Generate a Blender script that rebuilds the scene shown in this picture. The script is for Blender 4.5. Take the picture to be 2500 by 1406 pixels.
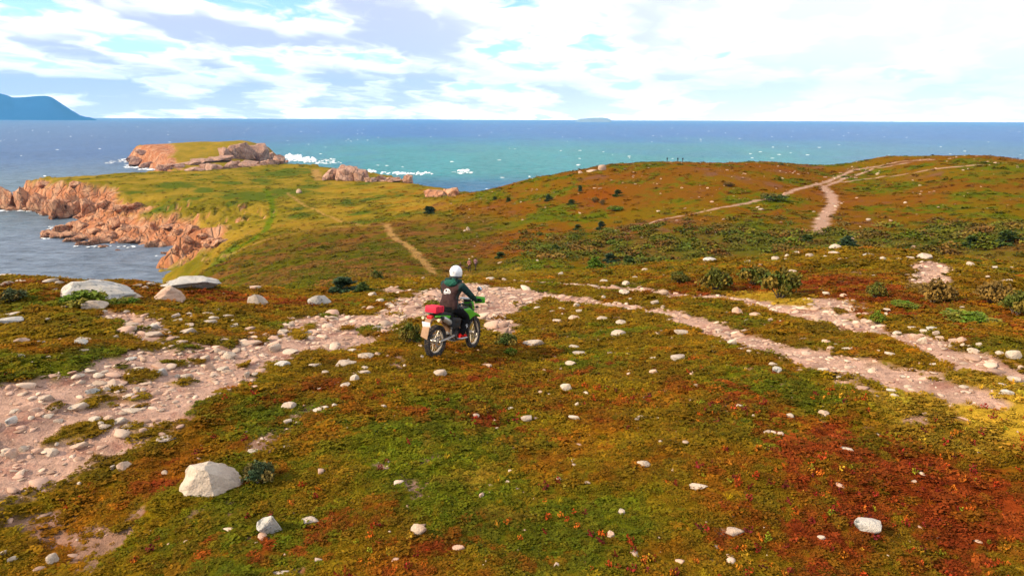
import bpy, bmesh, math, random
import numpy as np
from mathutils import Vector, Matrix, Quaternion

random.seed(7)
RNG = np.random.default_rng(7)
scene = bpy.context.scene
for o in list(bpy.data.objects):
    bpy.data.objects.remove(o)

# ------------------------------------------------------------------ camera
CAM_Z = 4.7                      # metres above the ground where the rider stands (z = 0)
SEA_Z = -40.0
FPX = 1700.0                     # focal length in pixels of the 2500 px wide photograph
PITCH = math.radians(13.58)
ROLL = 0.0045
F_ = Vector((0, math.cos(PITCH), -math.sin(PITCH)))
R0 = Vector((1, 0, 0)); U0 = Vector((0, math.sin(PITCH), math.cos(PITCH)))
R_ = R0 * math.cos(ROLL) + U0 * math.sin(ROLL)
U_ = U0 * math.cos(ROLL) - R0 * math.sin(ROLL)
cam_data = bpy.data.cameras.new('camera')
cam_data.sensor_width = 36.0
cam_data.lens = 36.0 * FPX / 2500.0
cam_data.clip_start = 0.1
cam_data.clip_end = 200000.0
cam = bpy.data.objects.new('camera', cam_data)
scene.collection.objects.link(cam)
M = Matrix((R_, U_, -F_)).transposed().to_4x4()
M.translation = Vector((0, 0, CAM_Z))
cam.matrix_world = M
scene.camera = cam

# ------------------------------------------------------------------ light and exposure
SUN_DIR = Vector((-0.93, -0.30, 0.0)).normalized()
SUN_EL = math.radians(31)
SUN_DIR = Vector((SUN_DIR.x * math.cos(SUN_EL), SUN_DIR.y * math.cos(SUN_EL), math.sin(SUN_EL)))
sun_data = bpy.data.lights.new('sun', 'SUN')
sun_data.energy = 5.0
sun_data.angle = math.radians(0.8)
sun_data.color = (1.0, 0.84, 0.60)
sun = bpy.data.objects.new('sun', sun_data)
scene.collection.objects.link(sun)
sun.rotation_euler = SUN_DIR.to_track_quat('Z', 'Y').to_euler()
sun.location = (-60, -20, 80)

vs = scene.view_settings
vs.view_transform = 'Standard'; vs.look = 'None'; vs.exposure = 0.5; vs.gamma = 1.0
vs.use_curve_mapping = False
scene.cycles.use_denoising = True
scene.cycles.use_adaptive_sampling = True
scene.cycles.adaptive_threshold = 0.02
scene.cycles.max_bounces = 6
scene.cycles.diffuse_bounces = 2
scene.cycles.glossy_bounces = 2
scene.cycles.transmission_bounces = 4
scene.cycles.volume_bounces = 0
scene.cycles.transparent_max_bounces = 6


class NT:
    """small helper round a node tree"""
    def __init__(self, tree):
        self.t = tree; self.n = tree.nodes; self.l = tree.links
    def node(self, typ, **kw):
        nd = self.n.new(typ)
        for k, v in kw.items():
            setattr(nd, k, v)
        return nd
    def put(self, sock, v):
        if hasattr(v, 'is_output') or isinstance(v, bpy.types.NodeSocket):
            self.l.new(v, sock)
        elif isinstance(v, (tuple, list)) and len(v) == 3 and sock.type == 'RGBA':
            sock.default_value = (*v, 1.0)
        else:
            sock.default_value = v
    def math(self, op, a, b=None, c=None, clamp=False):
        nd = self.node('ShaderNodeMath', operation=op, use_clamp=clamp)
        for i, v in enumerate((a, b, c)):
            if v is not None: self.put(nd.inputs[i], v)
        return nd.outputs[0]
    def vmath(self, op, a, b=None):
        nd = self.node('ShaderNodeVectorMath', operation=op)
        self.put(nd.inputs[0], a)
        if b is not None:
            if op == 'SCALE': self.put(nd.inputs['Scale'], b)
            else: self.put(nd.inputs[1], b)
        return nd.outputs['Value'] if op in ('LENGTH', 'DOT_PRODUCT') else nd.outputs[0]
    def mix(self, f, a, b, typ='RGBA', blend='MIX'):
        nd = self.node('ShaderNodeMix', data_type=typ)
        if typ == 'RGBA':
            nd.blend_type = blend
            self.put(nd.inputs[0], f); self.put(nd.inputs[6], a); self.put(nd.inputs[7], b)
            return nd.outputs[2]
        self.put(nd.inputs[0], f); self.put(nd.inputs[2], a); self.put(nd.inputs[3], b)
        return nd.outputs[0]
    def noise(self, vec, scale, detail=4, rough=0.55, dist=0.0, dim='3D'):
        nd = self.node('ShaderNodeTexNoise', noise_dimensions=dim)
        if vec is not None: self.l.new(vec, nd.inputs['Vector'])
        nd.inputs['Scale'].default_value = scale
        nd.inputs['Detail'].default_value = detail
        nd.inputs['Roughness'].default_value = rough
        nd.inputs['Distortion'].default_value = dist
        return nd.outputs['Fac']
    def smooth(self, v, lo, hi, a=0.0, b=1.0):
        nd = self.node('ShaderNodeMapRange', interpolation_type='SMOOTHSTEP')
        self.put(nd.inputs[0], v)
        nd.inputs[1].default_value = lo; nd.inputs[2].default_value = hi
        nd.inputs[3].default_value = a; nd.inputs[4].default_value = b
        return nd.outputs[0]
    def mapping(self, vec, loc=(0, 0, 0), rot=(0, 0, 0), scale=(1, 1, 1)):
        nd = self.node('ShaderNodeMapping')
        self.l.new(vec, nd.inputs[0])
        nd.inputs[1].default_value = loc; nd.inputs[2].default_value = rot; nd.inputs[3].default_value = scale
        return nd.outputs[0]


# ------------------------------------------------------------------ sky: Nishita with broken cloud
world = bpy.data.worlds.new('World')
scene.world = world
world.use_nodes = True
w = NT(world.node_tree)
w.n.clear()
SKY_STRENGTH = 0.09
tc = w.node('ShaderNodeTexCoord')
d = w.vmath('NORMALIZE', tc.outputs['Generated'])
sep = w.node('ShaderNodeSeparateXYZ'); w.l.new(d, sep.inputs[0])
sky = w.node('ShaderNodeTexSky', sky_type='NISHITA')
sky.sun_disc = False
sky.sun_elevation = SUN_EL
sky.sun_rotation = math.atan2(SUN_DIR.x, SUN_DIR.y)
sky.altitude = 50; sky.air_density = 1.0; sky.dust_density = 0.6; sky.ozone_density = 2.0
w.l.new(d, sky.inputs[0])
zz = w.math('MAXIMUM', sep.outputs[2], 0.0)
zz = w.math('ADD', zz, 0.16)
cmb = w.node('ShaderNodeCombineXYZ')
w.put(cmb.inputs[0], w.math('DIVIDE', sep.outputs[0], zz))
w.put(cmb.inputs[1], w.math('DIVIDE', sep.outputs[1], zz))
cuv = cmb.outputs[0]
CLOUD_OFF = (16.4, 21.5, 0.0)
CS = (1.9, 1.45, 1.0)
warp = w.noise(w.mapping(cuv, loc=(5.5, 1.5, 0), scale=(4.2, 3.4, 1)), 1.0, detail=2, dim='2D')
wv_ = w.vmath('SCALE', (1, .7, 0), w.math('MULTIPLY', w.math('SUBTRACT', warp, .5), .55))
cm = w.vmath('ADD', w.mapping(cuv, loc=CLOUD_OFF, scale=CS), wv_)
n1 = w.noise(cm, 1.0, detail=8, rough=0.52, dim='2D')
nbig = w.noise(w.mapping(cuv, loc=(11.3, 2.2, 0), scale=(0.6, 0.45, 1)), 1.0, detail=2, dim='2D')
dens = w.math('ADD', n1, w.math('MULTIPLY', w.math('SUBTRACT', nbig, 0.5), 0.35))
# air light: the sky whitens towards the horizon all round
hzn = w.math('POWER', w.math('SUBTRACT', 1.0, w.math('MINIMUM', w.math('ABSOLUTE', sep.outputs[2]), 1.0)), 22.0)
cov = w.smooth(w.math('ADD', w.math('ADD', dens, w.math('MULTIPLY', hzn, .13)), w.smooth(sep.outputs[0], -.30, .50, -.02, .06)), 0.35, 0.46)
# the same cloud sampled a little higher: where cloud lies above, the part below is its shaded underside
up_ = w.vmath('ADD', w.mapping(cuv, loc=(CLOUD_OFF[0] + .04, CLOUD_OFF[1] - .28, 0), scale=CS), wv_)
n2 = w.noise(up_, 1.0, detail=3, rough=0.48, dim='2D')
under = w.smooth(w.math('ADD', n2, w.math('MULTIPLY', w.math('SUBTRACT', nbig, 0.5), 0.6)), 0.35, 0.60)
thick = w.smooth(dens, 0.41, 0.58)
veil = w.smooth(sep.outputs[0], -0.30, 0.55, 1.0, 0.35)
shade = w.math('MULTIPLY', w.math('MULTIPLY', thick, under), veil)
ccol = w.mix(shade, (11.6, 11.5, 11.4), (5.7, 6.0, 8.4))
skyc = w.mix(1.0, sky.outputs[0], (1.6, 1.85, 1.85), blend='MULTIPLY')
col = w.mix(cov, skyc, ccol)
col = w.vmath('SCALE', col, w.math('ADD', w.math('MULTIPLY', hzn, 0.75), 1.0))
bg = w.node('ShaderNodeBackground')
w.put(bg.inputs[0], col); bg.inputs[1].default_value = SKY_STRENGTH
out = w.node('ShaderNodeOutputWorld'); w.l.new(bg.outputs[0], out.inputs[0])


# ------------------------------------------------------------------ general helpers
def ray(px, py):
    v = F_ + R_ * ((px - 1250.0) / FPX) - U_ * ((py - 703.0) / FPX)
    return v

def mat(name):
    m = bpy.data.materials.new(name); m.use_nodes = True
    t = NT(m.node_tree)
    bs = m.node_tree.nodes['Principled BSDF']
    return m, t, bs

def tag(o, label=None, category=None, group=None, kind=None):
    if label: o['label'] = label
    if category: o['category'] = category
    if group: o['group'] = group
    if kind: o['kind'] = kind
    return o

def link(o, parent=None):
    scene.collection.objects.link(o)
    if parent is not None: o.parent = parent
    return o

def mesh_np(name, verts, faces, smooth=True):
    """verts (n,3), faces (m,3|4) arrays"""
    me = bpy.data.meshes.new(name)
    verts = np.asarray(verts, dtype=np.float32); faces = np.asarray(faces, dtype=np.int32)
    k = faces.shape[1]
    me.vertices.add(len(verts)); me.vertices.foreach_set('co', verts.ravel())
    me.loops.add(faces.size); me.loops.foreach_set('vertex_index', faces.ravel())
    me.polygons.add(len(faces))
    me.polygons.foreach_set('loop_start', np.arange(0, faces.size, k, dtype=np.int32))
    me.polygons.foreach_set('loop_total', np.full(len(faces), k, dtype=np.int32))
    if smooth:
        me.polygons.foreach_set('use_smooth', np.ones(len(faces), dtype=bool))
    me.update(calc_edges=True)
    me.validate()
    return me

def empty(name, loc=(0, 0, 0), parent=None):
    o = bpy.data.objects.new(name, None); o.empty_display_size = 0.2
    o.location = loc
    return link(o, parent)

# numpy gradient noise -------------------------------------------------
_perm = np.random.default_rng(3).permutation(256)
_perm = np.concatenate([_perm, _perm, _perm])
_gr = np.stack([np.cos(np.arange(16) * math.pi / 8), np.sin(np.arange(16) * math.pi / 8)], 1)
def perlin(x, y, seed=0):
    x = np.asarray(x, dtype=np.float64) + seed * 17.31; y = np.asarray(y, dtype=np.float64) + seed * 9.77
    xi = np.floor(x).astype(np.int64); yi = np.floor(y).astype(np.int64)
    xf = x - xi; yf = y - yi
    xi &= 255; yi &= 255
    u = xf * xf * xf * (xf * (xf * 6 - 15) + 10); v = yf * yf * yf * (yf * (yf * 6 - 15) + 10)
    def g(ix, iy, dx, dy):
        h = _perm[_perm[ix] + iy] & 15
        return _gr[h, 0] * dx + _gr[h, 1] * dy
    a = g(xi, yi, xf, yf); b = g(xi + 1, yi, xf - 1, yf)
    c = g(xi, yi + 1, xf, yf - 1); e = g(xi + 1, yi + 1, xf - 1, yf - 1)
    return ((a + u * (b - a)) + v * ((c + u * (e - c)) - (a + u * (b - a)))) * 1.5
def fbm(x, y, seed=0, octv=4, gain=0.5):
    s = 0.0; a = 1.0; f = 1.0; tot = 0.0
    for i in range(octv):
        s = s + a * perlin(x * f, y * f, seed + i * 5); tot += a
        a *= gain; f *= 2.03
    return s / tot
def sstep(x, lo, hi):
    t = np.clip((x - lo) / (hi - lo), 0, 1)
    return t * t * (3 - 2 * t)
def lerp(a, b, f):
    return a + (b - a) * f

# ------------------------------------------------------------------ terrain: heights through surveyed points
VIS = [  # (px, py, horizontal distance): ground seen there at that distance
 (1060, 872, 13.45), (1156, 856, 14.6), (700, 880, 13.6), (300, 880, 13.6), (0, 880, 13.9), (1700, 880, 13.2), (2500, 905, 12.8), (2100, 880, 13.2),
 (1250, 780, 20.0), (1800, 790, 17.8), (2500, 800, 18.0), (2100, 750, 20.5), (600, 790, 18.5), (100, 790, 18.0),
 (50, 712, 23.5), (250, 718, 23), (450, 722, 24), (630, 728, 25), (830, 720, 28),
 (0, 686, 28.5), (150, 690, 28.5), (330, 697, 28.5), (480, 704, 30), (620, 711, 31), (800, 706, 34), (950, 692, 33), (1080, 682, 36), (1200, 683, 35), (1400, 668, 40), (1560, 652, 42),
 (1740, 638, 42), (1900, 626, 42), (2040, 612, 42), (2250, 630, 42), (2500, 655, 40),
 (1900, 690, 27), (2250, 690, 27), (2480, 740, 23), (1500, 700, 28),
 # valley beyond the shoulder
 (830, 694, 52), (1140, 664, 88), (1040, 645, 95), (1300, 655, 80), (700, 675, 90), (600, 650, 145), (450, 655, 175), (800, 645, 115), (560, 605, 190),
 (1500, 635, 95), (1800, 610, 100), (2000, 598, 105), (2300, 600, 100), (2500, 600, 98),
 (1000, 600, 125), (1130, 600, 120), (1300, 600, 110), (1640, 595, 107), (945, 545, 185), (850, 545, 200), (700, 600, 165), (700, 540, 228), (470, 600, 215),
 (1130, 520, 195), (1300, 500, 185), (1300, 437, 262), (1125, 475, 258), (1470, 412, 280), (1470, 500, 172), (1640, 560, 122), (1640, 500, 162), (1640, 405, 288),
 (1900, 401, 290), (1900, 500, 165), (2000, 450, 210), (2160, 385, 290), (2160, 420, 240), (2350, 393, 288), (2500, 406, 282), (2500, 470, 190), (2300, 500, 168), (2500, 540, 135), (2200, 550, 132),
 # isthmus and points
 (640, 470, 330), (640, 430, 430), (740, 405, 495), (400, 470, 345), (400, 525, 268), (520, 540, 250), (200, 438, 415), (60, 443, 425), (150, 470, 352), (280, 500, 310),
 (300, 425, 440), (370, 421, 460), (900, 480, 300), (1000, 466, 315), (800, 440, 395), (860, 425, 420), (970, 440, 375), (1090, 462, 322), (500, 440, 400), (560, 415, 470), (480, 420, 480),
 # far headland
 (360, 356, 800), (450, 348, 810), (600, 345, 800), (650, 366, 780), (520, 372, 730), (480, 392, 690), (420, 402, 660), (600, 398, 690), (680, 388, 750), (430, 416, 600),
]
HID = [  # (px, distance, z): ground the photograph does not show
 (-200, 36, -3.7), (0, 36, -3.9), (150, 36, -4.1), (330, 36, -4.3), (480, 37, -4.7), (620, 38, -5.1), (800, 40, -5.6), (700, 60, -10.2),
 (0, 5.0, 0.15), (1250, 5.0, 0.2), (2500, 5.0, 0.2), (0, 9.0, 0.1), (1250, 9.0, 0.1), (2500, 9.0, 0.1), (0, 2.0, 0.2), (1250, 2.0, 0.2), (2500, 2.0, 0.2),
 (0, 45, -7.5), (200, 45, -8), (400, 48, -8.5), (600, 50, -8.6), (0, 90, -22), (200, 95, -24), (350, 110, -26), (500, 90, -19), (0, 150, -34), (250, 155, -34),
 (1400, 60, -9.0), (1740, 62, -8.6), (2040, 62, -8.2), (2300, 62, -8.4), (2500, 60, -8.6), (1740, 82, -12.6), (2040, 82, -12.2), (2400, 80, -11.8),
 (1300, 310, -26), (1640, 330, -22), (2000, 335, -20), (2350, 330, -20), (2500, 330, -22), (1125, 300, -27), (2700, 280, -12), (2700, 150, -12), (2700, 60, -6), (2700, 25, -0.8),
 (-200, 25, -0.8), (-200, 45, -7), (-200, 100, -25), (-200, 400, -30), (600, 880, -24), (450, 880, -24), (560, 560, -32), (620, 600, -33), (700, 560, -28),
]
ctl_u, ctl_v, ctl_z = [], [], []
for px, py, r in VIS:
    v = ray(px, py); h = math.hypot(v.x, v.y)
    ctl_u.append(math.log(r)); ctl_v.append(math.atan2(v.x, v.y)); ctl_z.append(CAM_Z + r * v.z / h)
for px, r, z in HID:
    v = ray(px, 600)
    ctl_u.append(math.log(r)); ctl_v.append(math.atan2(v.x, v.y)); ctl_z.append(z)
VSC = 3.0
cu = np.array(ctl_u); cv = np.array(ctl_v) * VSC; cz = np.array(ctl_z)
def tps_k(d2):
    return 0.5 * d2 * np.log(np.maximum(d2, 1e-12))
_n = len(cu)
K = tps_k((cu[:, None] - cu[None]) ** 2 + (cv[:, None] - cv[None]) ** 2) + np.eye(_n) * 2e-4
P = np.stack([np.ones(_n), cu, cv], 1)
A = np.block([[K, P], [P.T, np.zeros((3, 3))]])
sol = np.linalg.solve(A, np.concatenate([cz, np.zeros(3)]))
def tps(u, v):
    v = v * VSC
    s = sol[_n] + sol[_n + 1] * u + sol[_n + 2] * v
    for i in range(_n):
        s += sol[i] * tps_k((u - cu[i]) ** 2 + (v - cv[i]) ** 2)
    return s

# coastline in plan: ('s', px, py) a point of the waterline seen there, ('r', px, distance), ('w', x, y)
COAST = [('w', -420, -420), ('w', -400, -60), ('w', -210, 40), ('r', -100, 165), ('r', 150, 170), ('r', 330, 193),
 ('s', 348, 668), ('s', 385, 642), ('s', 422, 622), ('s', 385, 612), ('s', 290, 600), ('s', 200, 594), ('s', 165, 584), ('s', 108, 578), ('s', 112, 566), ('s', 180, 548),
 ('s', 232, 534), ('s', 200, 531), ('s', 130, 534), ('s', 108, 520), ('s', 60, 514), ('s', 0, 511), ('s', -60, 504),
 ('r', -70, 430), ('r', 0, 445), ('r', 60, 450), ('r', 200, 455), ('r', 300, 480), ('r', 372, 520), ('r', 385, 575), ('s', 372, 413), ('s', 335, 409), ('s', 318, 398), ('s', 303, 390), ('s', 315, 384),
 ('r', 315, 880), ('r', 450, 905), ('r', 600, 890), ('r', 690, 840), ('s', 695, 396), ('r', 660, 720), ('r', 635, 660), ('r', 650, 590), ('r', 760, 545), ('r', 900, 475), ('r', 1012, 412), ('r', 1060, 372), ('r', 1125, 345),
 ('r', 1200, 335), ('r', 1300, 338), ('r', 1500, 355), ('r', 1900, 365), ('r', 2300, 365), ('r', 2700, 340), ('w', 420, 120), ('w', 420, -420)]
coast = []
for c in COAST:
    if c[0] == 'w': coast.append((c[1], c[2]))
    elif c[0] == 'r':
        v = ray(c[1], 450); h = math.hypot(v.x, v.y); coast.append((v.x / h * c[2], v.y / h * c[2]))
    else:
        v = ray(c[1], c[2]); s = (SEA_Z - CAM_Z) / v.z; coast.append((v.x * s, v.y * s))
coast = np.array(coast)

def poly_sd(x, y, poly):
    """signed distance to a polygon, positive inside"""
    poly = np.asarray(poly, float)
    d2 = np.full(x.shape, 1e18); ins = np.zeros(x.shape, bool)
    n = len(poly)
    for i in range(n):
        ax, ay = poly[i]; bx, by = poly[(i + 1) % n]
        ex, ey = bx - ax, by - ay
        t = np.clip(((x - ax) * ex + (y - ay) * ey) / (ex * ex + ey * ey + 1e-12), 0, 1)
        d2 = np.minimum(d2, (x - ax - t * ex) ** 2 + (y - ay - t * ey) ** 2)
        c = (ay > y) != (by > y)
        with np.errstate(divide='ignore', invalid='ignore'):
            ins ^= c & (x < (bx - ax) * (y - ay) / (by - ay + 1e-30) + ax)
    d = np.sqrt(d2)
    return np.where(ins, d, -d)
def line_d(x, y, pts, widths=None):
    """distance to a polyline divided by the (interpolated) half width, and raw distance"""
    pts = np.asarray(pts, float)
    best = np.full(x.shape, 1e9)
    for i in range(len(pts) - 1):
        ax, ay = pts[i]; bx, by = pts[i + 1]
        ex, ey = bx - ax, by - ay
        t = np.clip(((x - ax) * ex + (y - ay) * ey) / (ex * ex + ey * ey + 1e-12), 0, 1)
        dd = np.hypot(x - ax - t * ex, y - ay - t * ey)
        if widths is not None:
            dd = dd / (widths[i] + (widths[i + 1] - widths[i]) * t)
        best = np.minimum(best, dd)
    return best

def height(x, y):
    r = np.hypot(x, y); th = np.arctan2(x, y)
    rr = np.clip(r, 2.0, 1000)
    z = tps(np.log(rr), np.clip(th, -0.78, 0.78))
    # behind and beside the camera the ground just rolls on
    back = sstep(np.abs(th), 0.85, 1.5)
    z = lerp(z, 0.3 - 0.012 * np.clip(r, 0, 400), back)
    # rolling relief
    far = sstep(r, 45, 140)
    z = z + far * (0.9 * fbm(x / 34, y / 34, 11, 3) + 0.35 * fbm(x / 9, y / 9, 12, 3))
    mid = sstep(r, 14, 30) * (1 - sstep(r, 120, 260))
    z = z + mid * 0.14 * fbm(x / 5.0, y / 5.0, 13, 3)
    near = 1 - sstep(r, 40, 90)
    z = z + near * (0.12 * fbm(x / 2.2, y / 2.2, 14, 3) + 0.05 * fbm(x / .95, y / .95, 16, 2) + 0.03 * fbm(x / 0.55, y / 0.55, 15, 3))
    # coast
    sd = poly_sd(x, y, coast)
    rough = fbm(x / 14, y / 14, 21, 4) * 5.0 + fbm(x / 4.0, y / 4.0, 22, 3) * 1.6
    sdr = sd + rough * sstep(r, 150, 220)
    tongue = sstep(r, 236, 250) * (1 - sstep(r, 330, 350)) * (1 - sstep(th, -.36, -.26))
    wdt = np.where(r < 236, 30.0, 15.0) + tongue * 26
    s = sstep(sdr, -2.0, wdt) ** 0.8
    base = SEA_Z - 1.5
    lz = base + (z - base) * s
    # broken rock on the cliffs
    cl = sstep(sdr, -6, 2) * (1 - sstep(sdr, 10 + tongue * 22, 20 + tongue * 26)) * sstep(r, 200, 240)
    rk = np.abs(fbm(x / 6.5, y / 6.5, 31, 4)) * 4.5 + np.abs(fbm(x / 2.2, y / 2.2, 32, 3)) * 1.8
    lz = lz + cl * (rk - 1.6)
    outz = SEA_Z - 1.5 - np.minimum(30, np.maximum(0, -sdr - 2) * 0.35)
    return np.where(sdr < -2.0, np.minimum(outz, lz), lz), sdr

# polar sheet: spacing grows with the distance from the lookout
TH0, DTH, NTH = -0.80, 0.0034, 472
LR0, DLR = math.log(2.4), 0.0060
NR = int((math.log(960) - LR0) / DLR)
th_d = TH0 + DTH * np.arange(NTH)
th_c = np.linspace(th_d[-1], TH0 + 2 * math.pi, 34)[1:-1]
ths = np.concatenate([th_d, th_c]); NT_ = len(ths)
lrs = LR0 + DLR * np.arange(NR)
RR, TT = np.meshgrid(np.exp(lrs), ths, indexing='ij')
GX = RR * np.sin(TT); GY = RR * np.cos(TT)
GZ, GSD = height(GX, GY)

def ground(x, y, grid=None):
    """bilinear look-up in the sheet (dense sector)"""
    g = GZ if grid is None else grid
    x = np.asarray(x, float); y = np.asarray(y, float)
    fr = np.clip((np.log(np.maximum(np.hypot(x, y), 2.41)) - LR0) / DLR, 0, NR - 1.001)
    ft = np.clip((np.arctan2(x, y) - TH0) / DTH, 0, NTH - 1.001)
    i = fr.astype(int); j = ft.astype(int); a = fr - i; b = ft - j
    return (g[i, j] * (1 - a) * (1 - b) + g[i + 1, j] * a * (1 - b) + g[i, j + 1] * (1 - a) * b + g[i + 1, j + 1] * a * b)

_rs = np.exp(lrs)
def at(px, py, rmin=0.0):
    """world point of the ground seen at a pixel of the photograph (first hit beyond rmin)"""
    v = ray(px, py); h = math.hypot(v.x, v.y)
    x = _rs * (v.x / h); y = _rs * (v.y / h); zr = CAM_Z + _rs * (v.z / h)
    dlt = zr - ground(x, y)
    ok = np.where((dlt[1:] <= 0) & (_rs[1:] > rmin))[0]
    if len(ok) == 0:
        k = int(np.argmin(np.where(_rs > rmin, dlt, 1e9)))
        r = _rs[k]
    else:
        k = ok[0]; t = dlt[k] / (dlt[k] - dlt[k + 1] + 1e-9) if dlt[k] > 0 else 1.0
        r = _rs[k] + (_rs[k + 1] - _rs[k]) * min(max(t, 0), 1)
    x = r * v.x / h; y = r * v.y / h
    return Vector((x, y, float(ground(np.array([x]), np.array([y]))[0])))
def pxm(p):
    """metres per photograph pixel at a world point"""
    return (p - Vector((0, 0, CAM_Z))).dot(F_) / FPX

# ------------------------------------------------------------------ what grows and lies where (plan masks)
def wpoly(pts, rmin=0.0):
    return [tuple(at(a, b, rmin)[:2]) for a, b in pts]
GRAVEL = [wpoly([(-80, 1262), (0, 1222), (200, 1150), (330, 1085), (480, 1008), (560, 958), (650, 922), (664, 900), (730, 868), (834, 858), (891, 842), (965, 822), (980, 785),
  (1040, 774), (1130, 765), (1180, 812), (1262, 822), (1270, 790), (1240, 770), (1310, 745), (1330, 725), (1228, 698), (1150, 689), (1040, 706), (977, 703), (900, 699), (960, 722),
  (934, 745), (914, 768), (806, 760), (732, 771), (635, 787), (560, 806), (480, 838), (420, 845), (415, 815), (380, 775), (330, 760), (250, 757), (225, 768), (300, 785), (310, 815),
  (345, 830), (300, 855), (240, 872), (170, 890), (100, 915), (0, 945), (-80, 975)]),
  wpoly([(1960, 722), (2060, 728), (2110, 745), (2135, 772), (2060, 778), (1990, 760)]),
  wpoly([(1850, 838), (1960, 850), (2010, 880), (1960, 884), (1880, 866)]),
  wpoly([(2035, 920), (2100, 932), (2195, 965), (2150, 968), (2080, 948)]),
  wpoly([(2180, 808), (2260, 812), (2350, 835), (2420, 868), (2330, 868), (2230, 842)])]
def wline(pts, rmin=0.0):
    return [tuple(at(a, b, rmin)[:2]) for a, b in pts]
TRACKS = [  # (points, half widths in m)
 (wline([(1180, 700), (1350, 722), (1500, 740), (1650, 766), (1750, 800), (1900, 850), (2050, 886), (2200, 920), (2350, 955), (2440, 985)]), [0.75, .6, .5, .5, .6, .52, .5, .45, .35, .15]),
 (wline([(1230, 684), (1400, 693), (1550, 706), (1700, 723), (1850, 737), (1980, 762), (2100, 792), (2180, 816), (2300, 852), (2400, 887), (2520, 930)]), [.36, .4, .4, .36, .42, .62, .62, .42, .35, .33, .3]),
 (wline([(2258, 700), (2262, 670), (2264, 645)]), [.5, .5, .6]),
 (wline([(2296, 694), (2288, 668), (2284, 645)]), [.45, .45, .6]),
 (wline([(1480, 585), (1600, 540), (1740, 512), (1900, 480), (2000, 450), (2080, 416), (2200, 394), (2290, 390)]), [.35, .5, .6, .8, .85, .8, .8, .5]),
 (wline([(2000, 572), (2010, 530), (2035, 500), (2030, 478), (2010, 456)]), [1.3, 1.45, 1.4, 1.45, 1.2]),
 (wline([(2010, 456), (2060, 436), (2130, 412), (2230, 396)]), [.7, .6, .6, .5]),
 (wline([(2050, 445), (2150, 432), (2250, 418), (2400, 404)]), [.45, .55, .6, .5]),
]
DIRT = [  # trodden earth and grass paths
 (wline([(1060, 668), (1040, 646), (1020, 628), (1002, 606), (986, 594), (962, 580), (950, 562), (944, 548)], 60), [.5, .7, .8, .75, .9, .8, 1.0, .9]),
 (wline([(700, 470), (740, 500), (830, 540), (900, 552)], 150), [.6, .55, .5, .5]),
 (wline([(770, 415), (780, 440)], 150), [2.5, 3.0]),
 (wline([(940, 545), (800, 556), (700, 575), (600, 605), (540, 625)], 120), [.55, .55, .55, .5, .4]),
 (wline([(2440, 985), (2520, 1010)]), [.6, .8]), (wline([(1860, 722), (1960, 745)]), [1.1, 1.1]),
]
LUSH = [(wline([(560, 612), (610, 592), (650, 560), (667, 525), (665, 495), (648, 462)], 150), [.9, 1.0, 1.2, 1.3, 1.3, 1.0])]
ROCKP = [wpoly([(-60, 455), (0, 470), (70, 446), (180, 446), (240, 470), (300, 500), (360, 510), (300, 525), (230, 535), (130, 535), (0, 512), (-60, 505)], 150),
 wpoly([(105, 575), (180, 540), (260, 512), (330, 540), (430, 525), (490, 535), (545, 560), (552, 592), (480, 612), (420, 624), (290, 602), (160, 586)], 150),
 wpoly([(298, 392), (330, 365), (352, 353), (400, 350), (430, 362), (415, 384), (440, 400), (440, 414), (372, 414), (330, 410)], 550)]
def ell(px, py, wd, hg, rmin=0.0):
    """plan ellipse of a patch seen wd x hg pixels large"""
    c = at(px, py, rmin); n_ = at(px, py + hg / 2, rmin); f_ = at(px, py - hg / 2, rmin)
    R = math.hypot(c.x, c.y)
    b = max(abs(math.hypot(f_.x, f_.y) - math.hypot(n_.x, n_.y)) / 2, .05)
    return (c.x, c.y, c.x / R, c.y / R, wd / 2 * pxm(c), min(b, 14 * wd / 2 * pxm(c)))
def ell_d(x, y, e):
    cx, cy, ux, uy, a, b = e
    dx, dy = x - cx, y - cy
    return np.sqrt(((dx * uy - dy * ux) / a) ** 2 + ((dx * ux + dy * uy) / b) ** 2)
ISL = [ell(*q) for q in [(345, 912, 74, 30), (132, 984, 34, 13), (215, 984, 56, 20), (335, 968, 60, 16), (205, 1045, 130, 38), (130, 1072, 70, 22), (420, 884, 70, 14), (622, 800, 34, 14), (725, 815, 26, 26), (595, 888, 26, 12),
  (770, 862, 70, 22), (690, 908, 60, 20), (560, 833, 34, 12), (480, 880, 50, 12), (330, 1040, 40, 16), (760, 795, 34, 14), (900, 805, 40, 16), (880, 740, 50, 20), (300, 890, 30, 8), (1050, 745, 40, 10), (640, 830, 30, 10), (850, 800, 34, 10)]]
DKP = [ell(*q, 150) for q in [(610, 480, 170, 30), (425, 452, 110, 18), (690, 421, 150, 24), (400, 511, 100, 20), (505, 466, 60, 12), (735, 526, 70, 16), (850, 497, 66, 20), (700, 468, 110, 22), (470, 484, 60, 9), (330, 470, 50, 8), (560, 447, 70, 10), (960, 478, 90, 12), (760, 455, 80, 14), (640, 440, 60, 10), (450, 505, 50, 10), (880, 520, 60, 10)]]
_b = lambda px, py, rad, st, rmin=0: (*at(px, py, rmin)[:2], rad, st)
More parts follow.
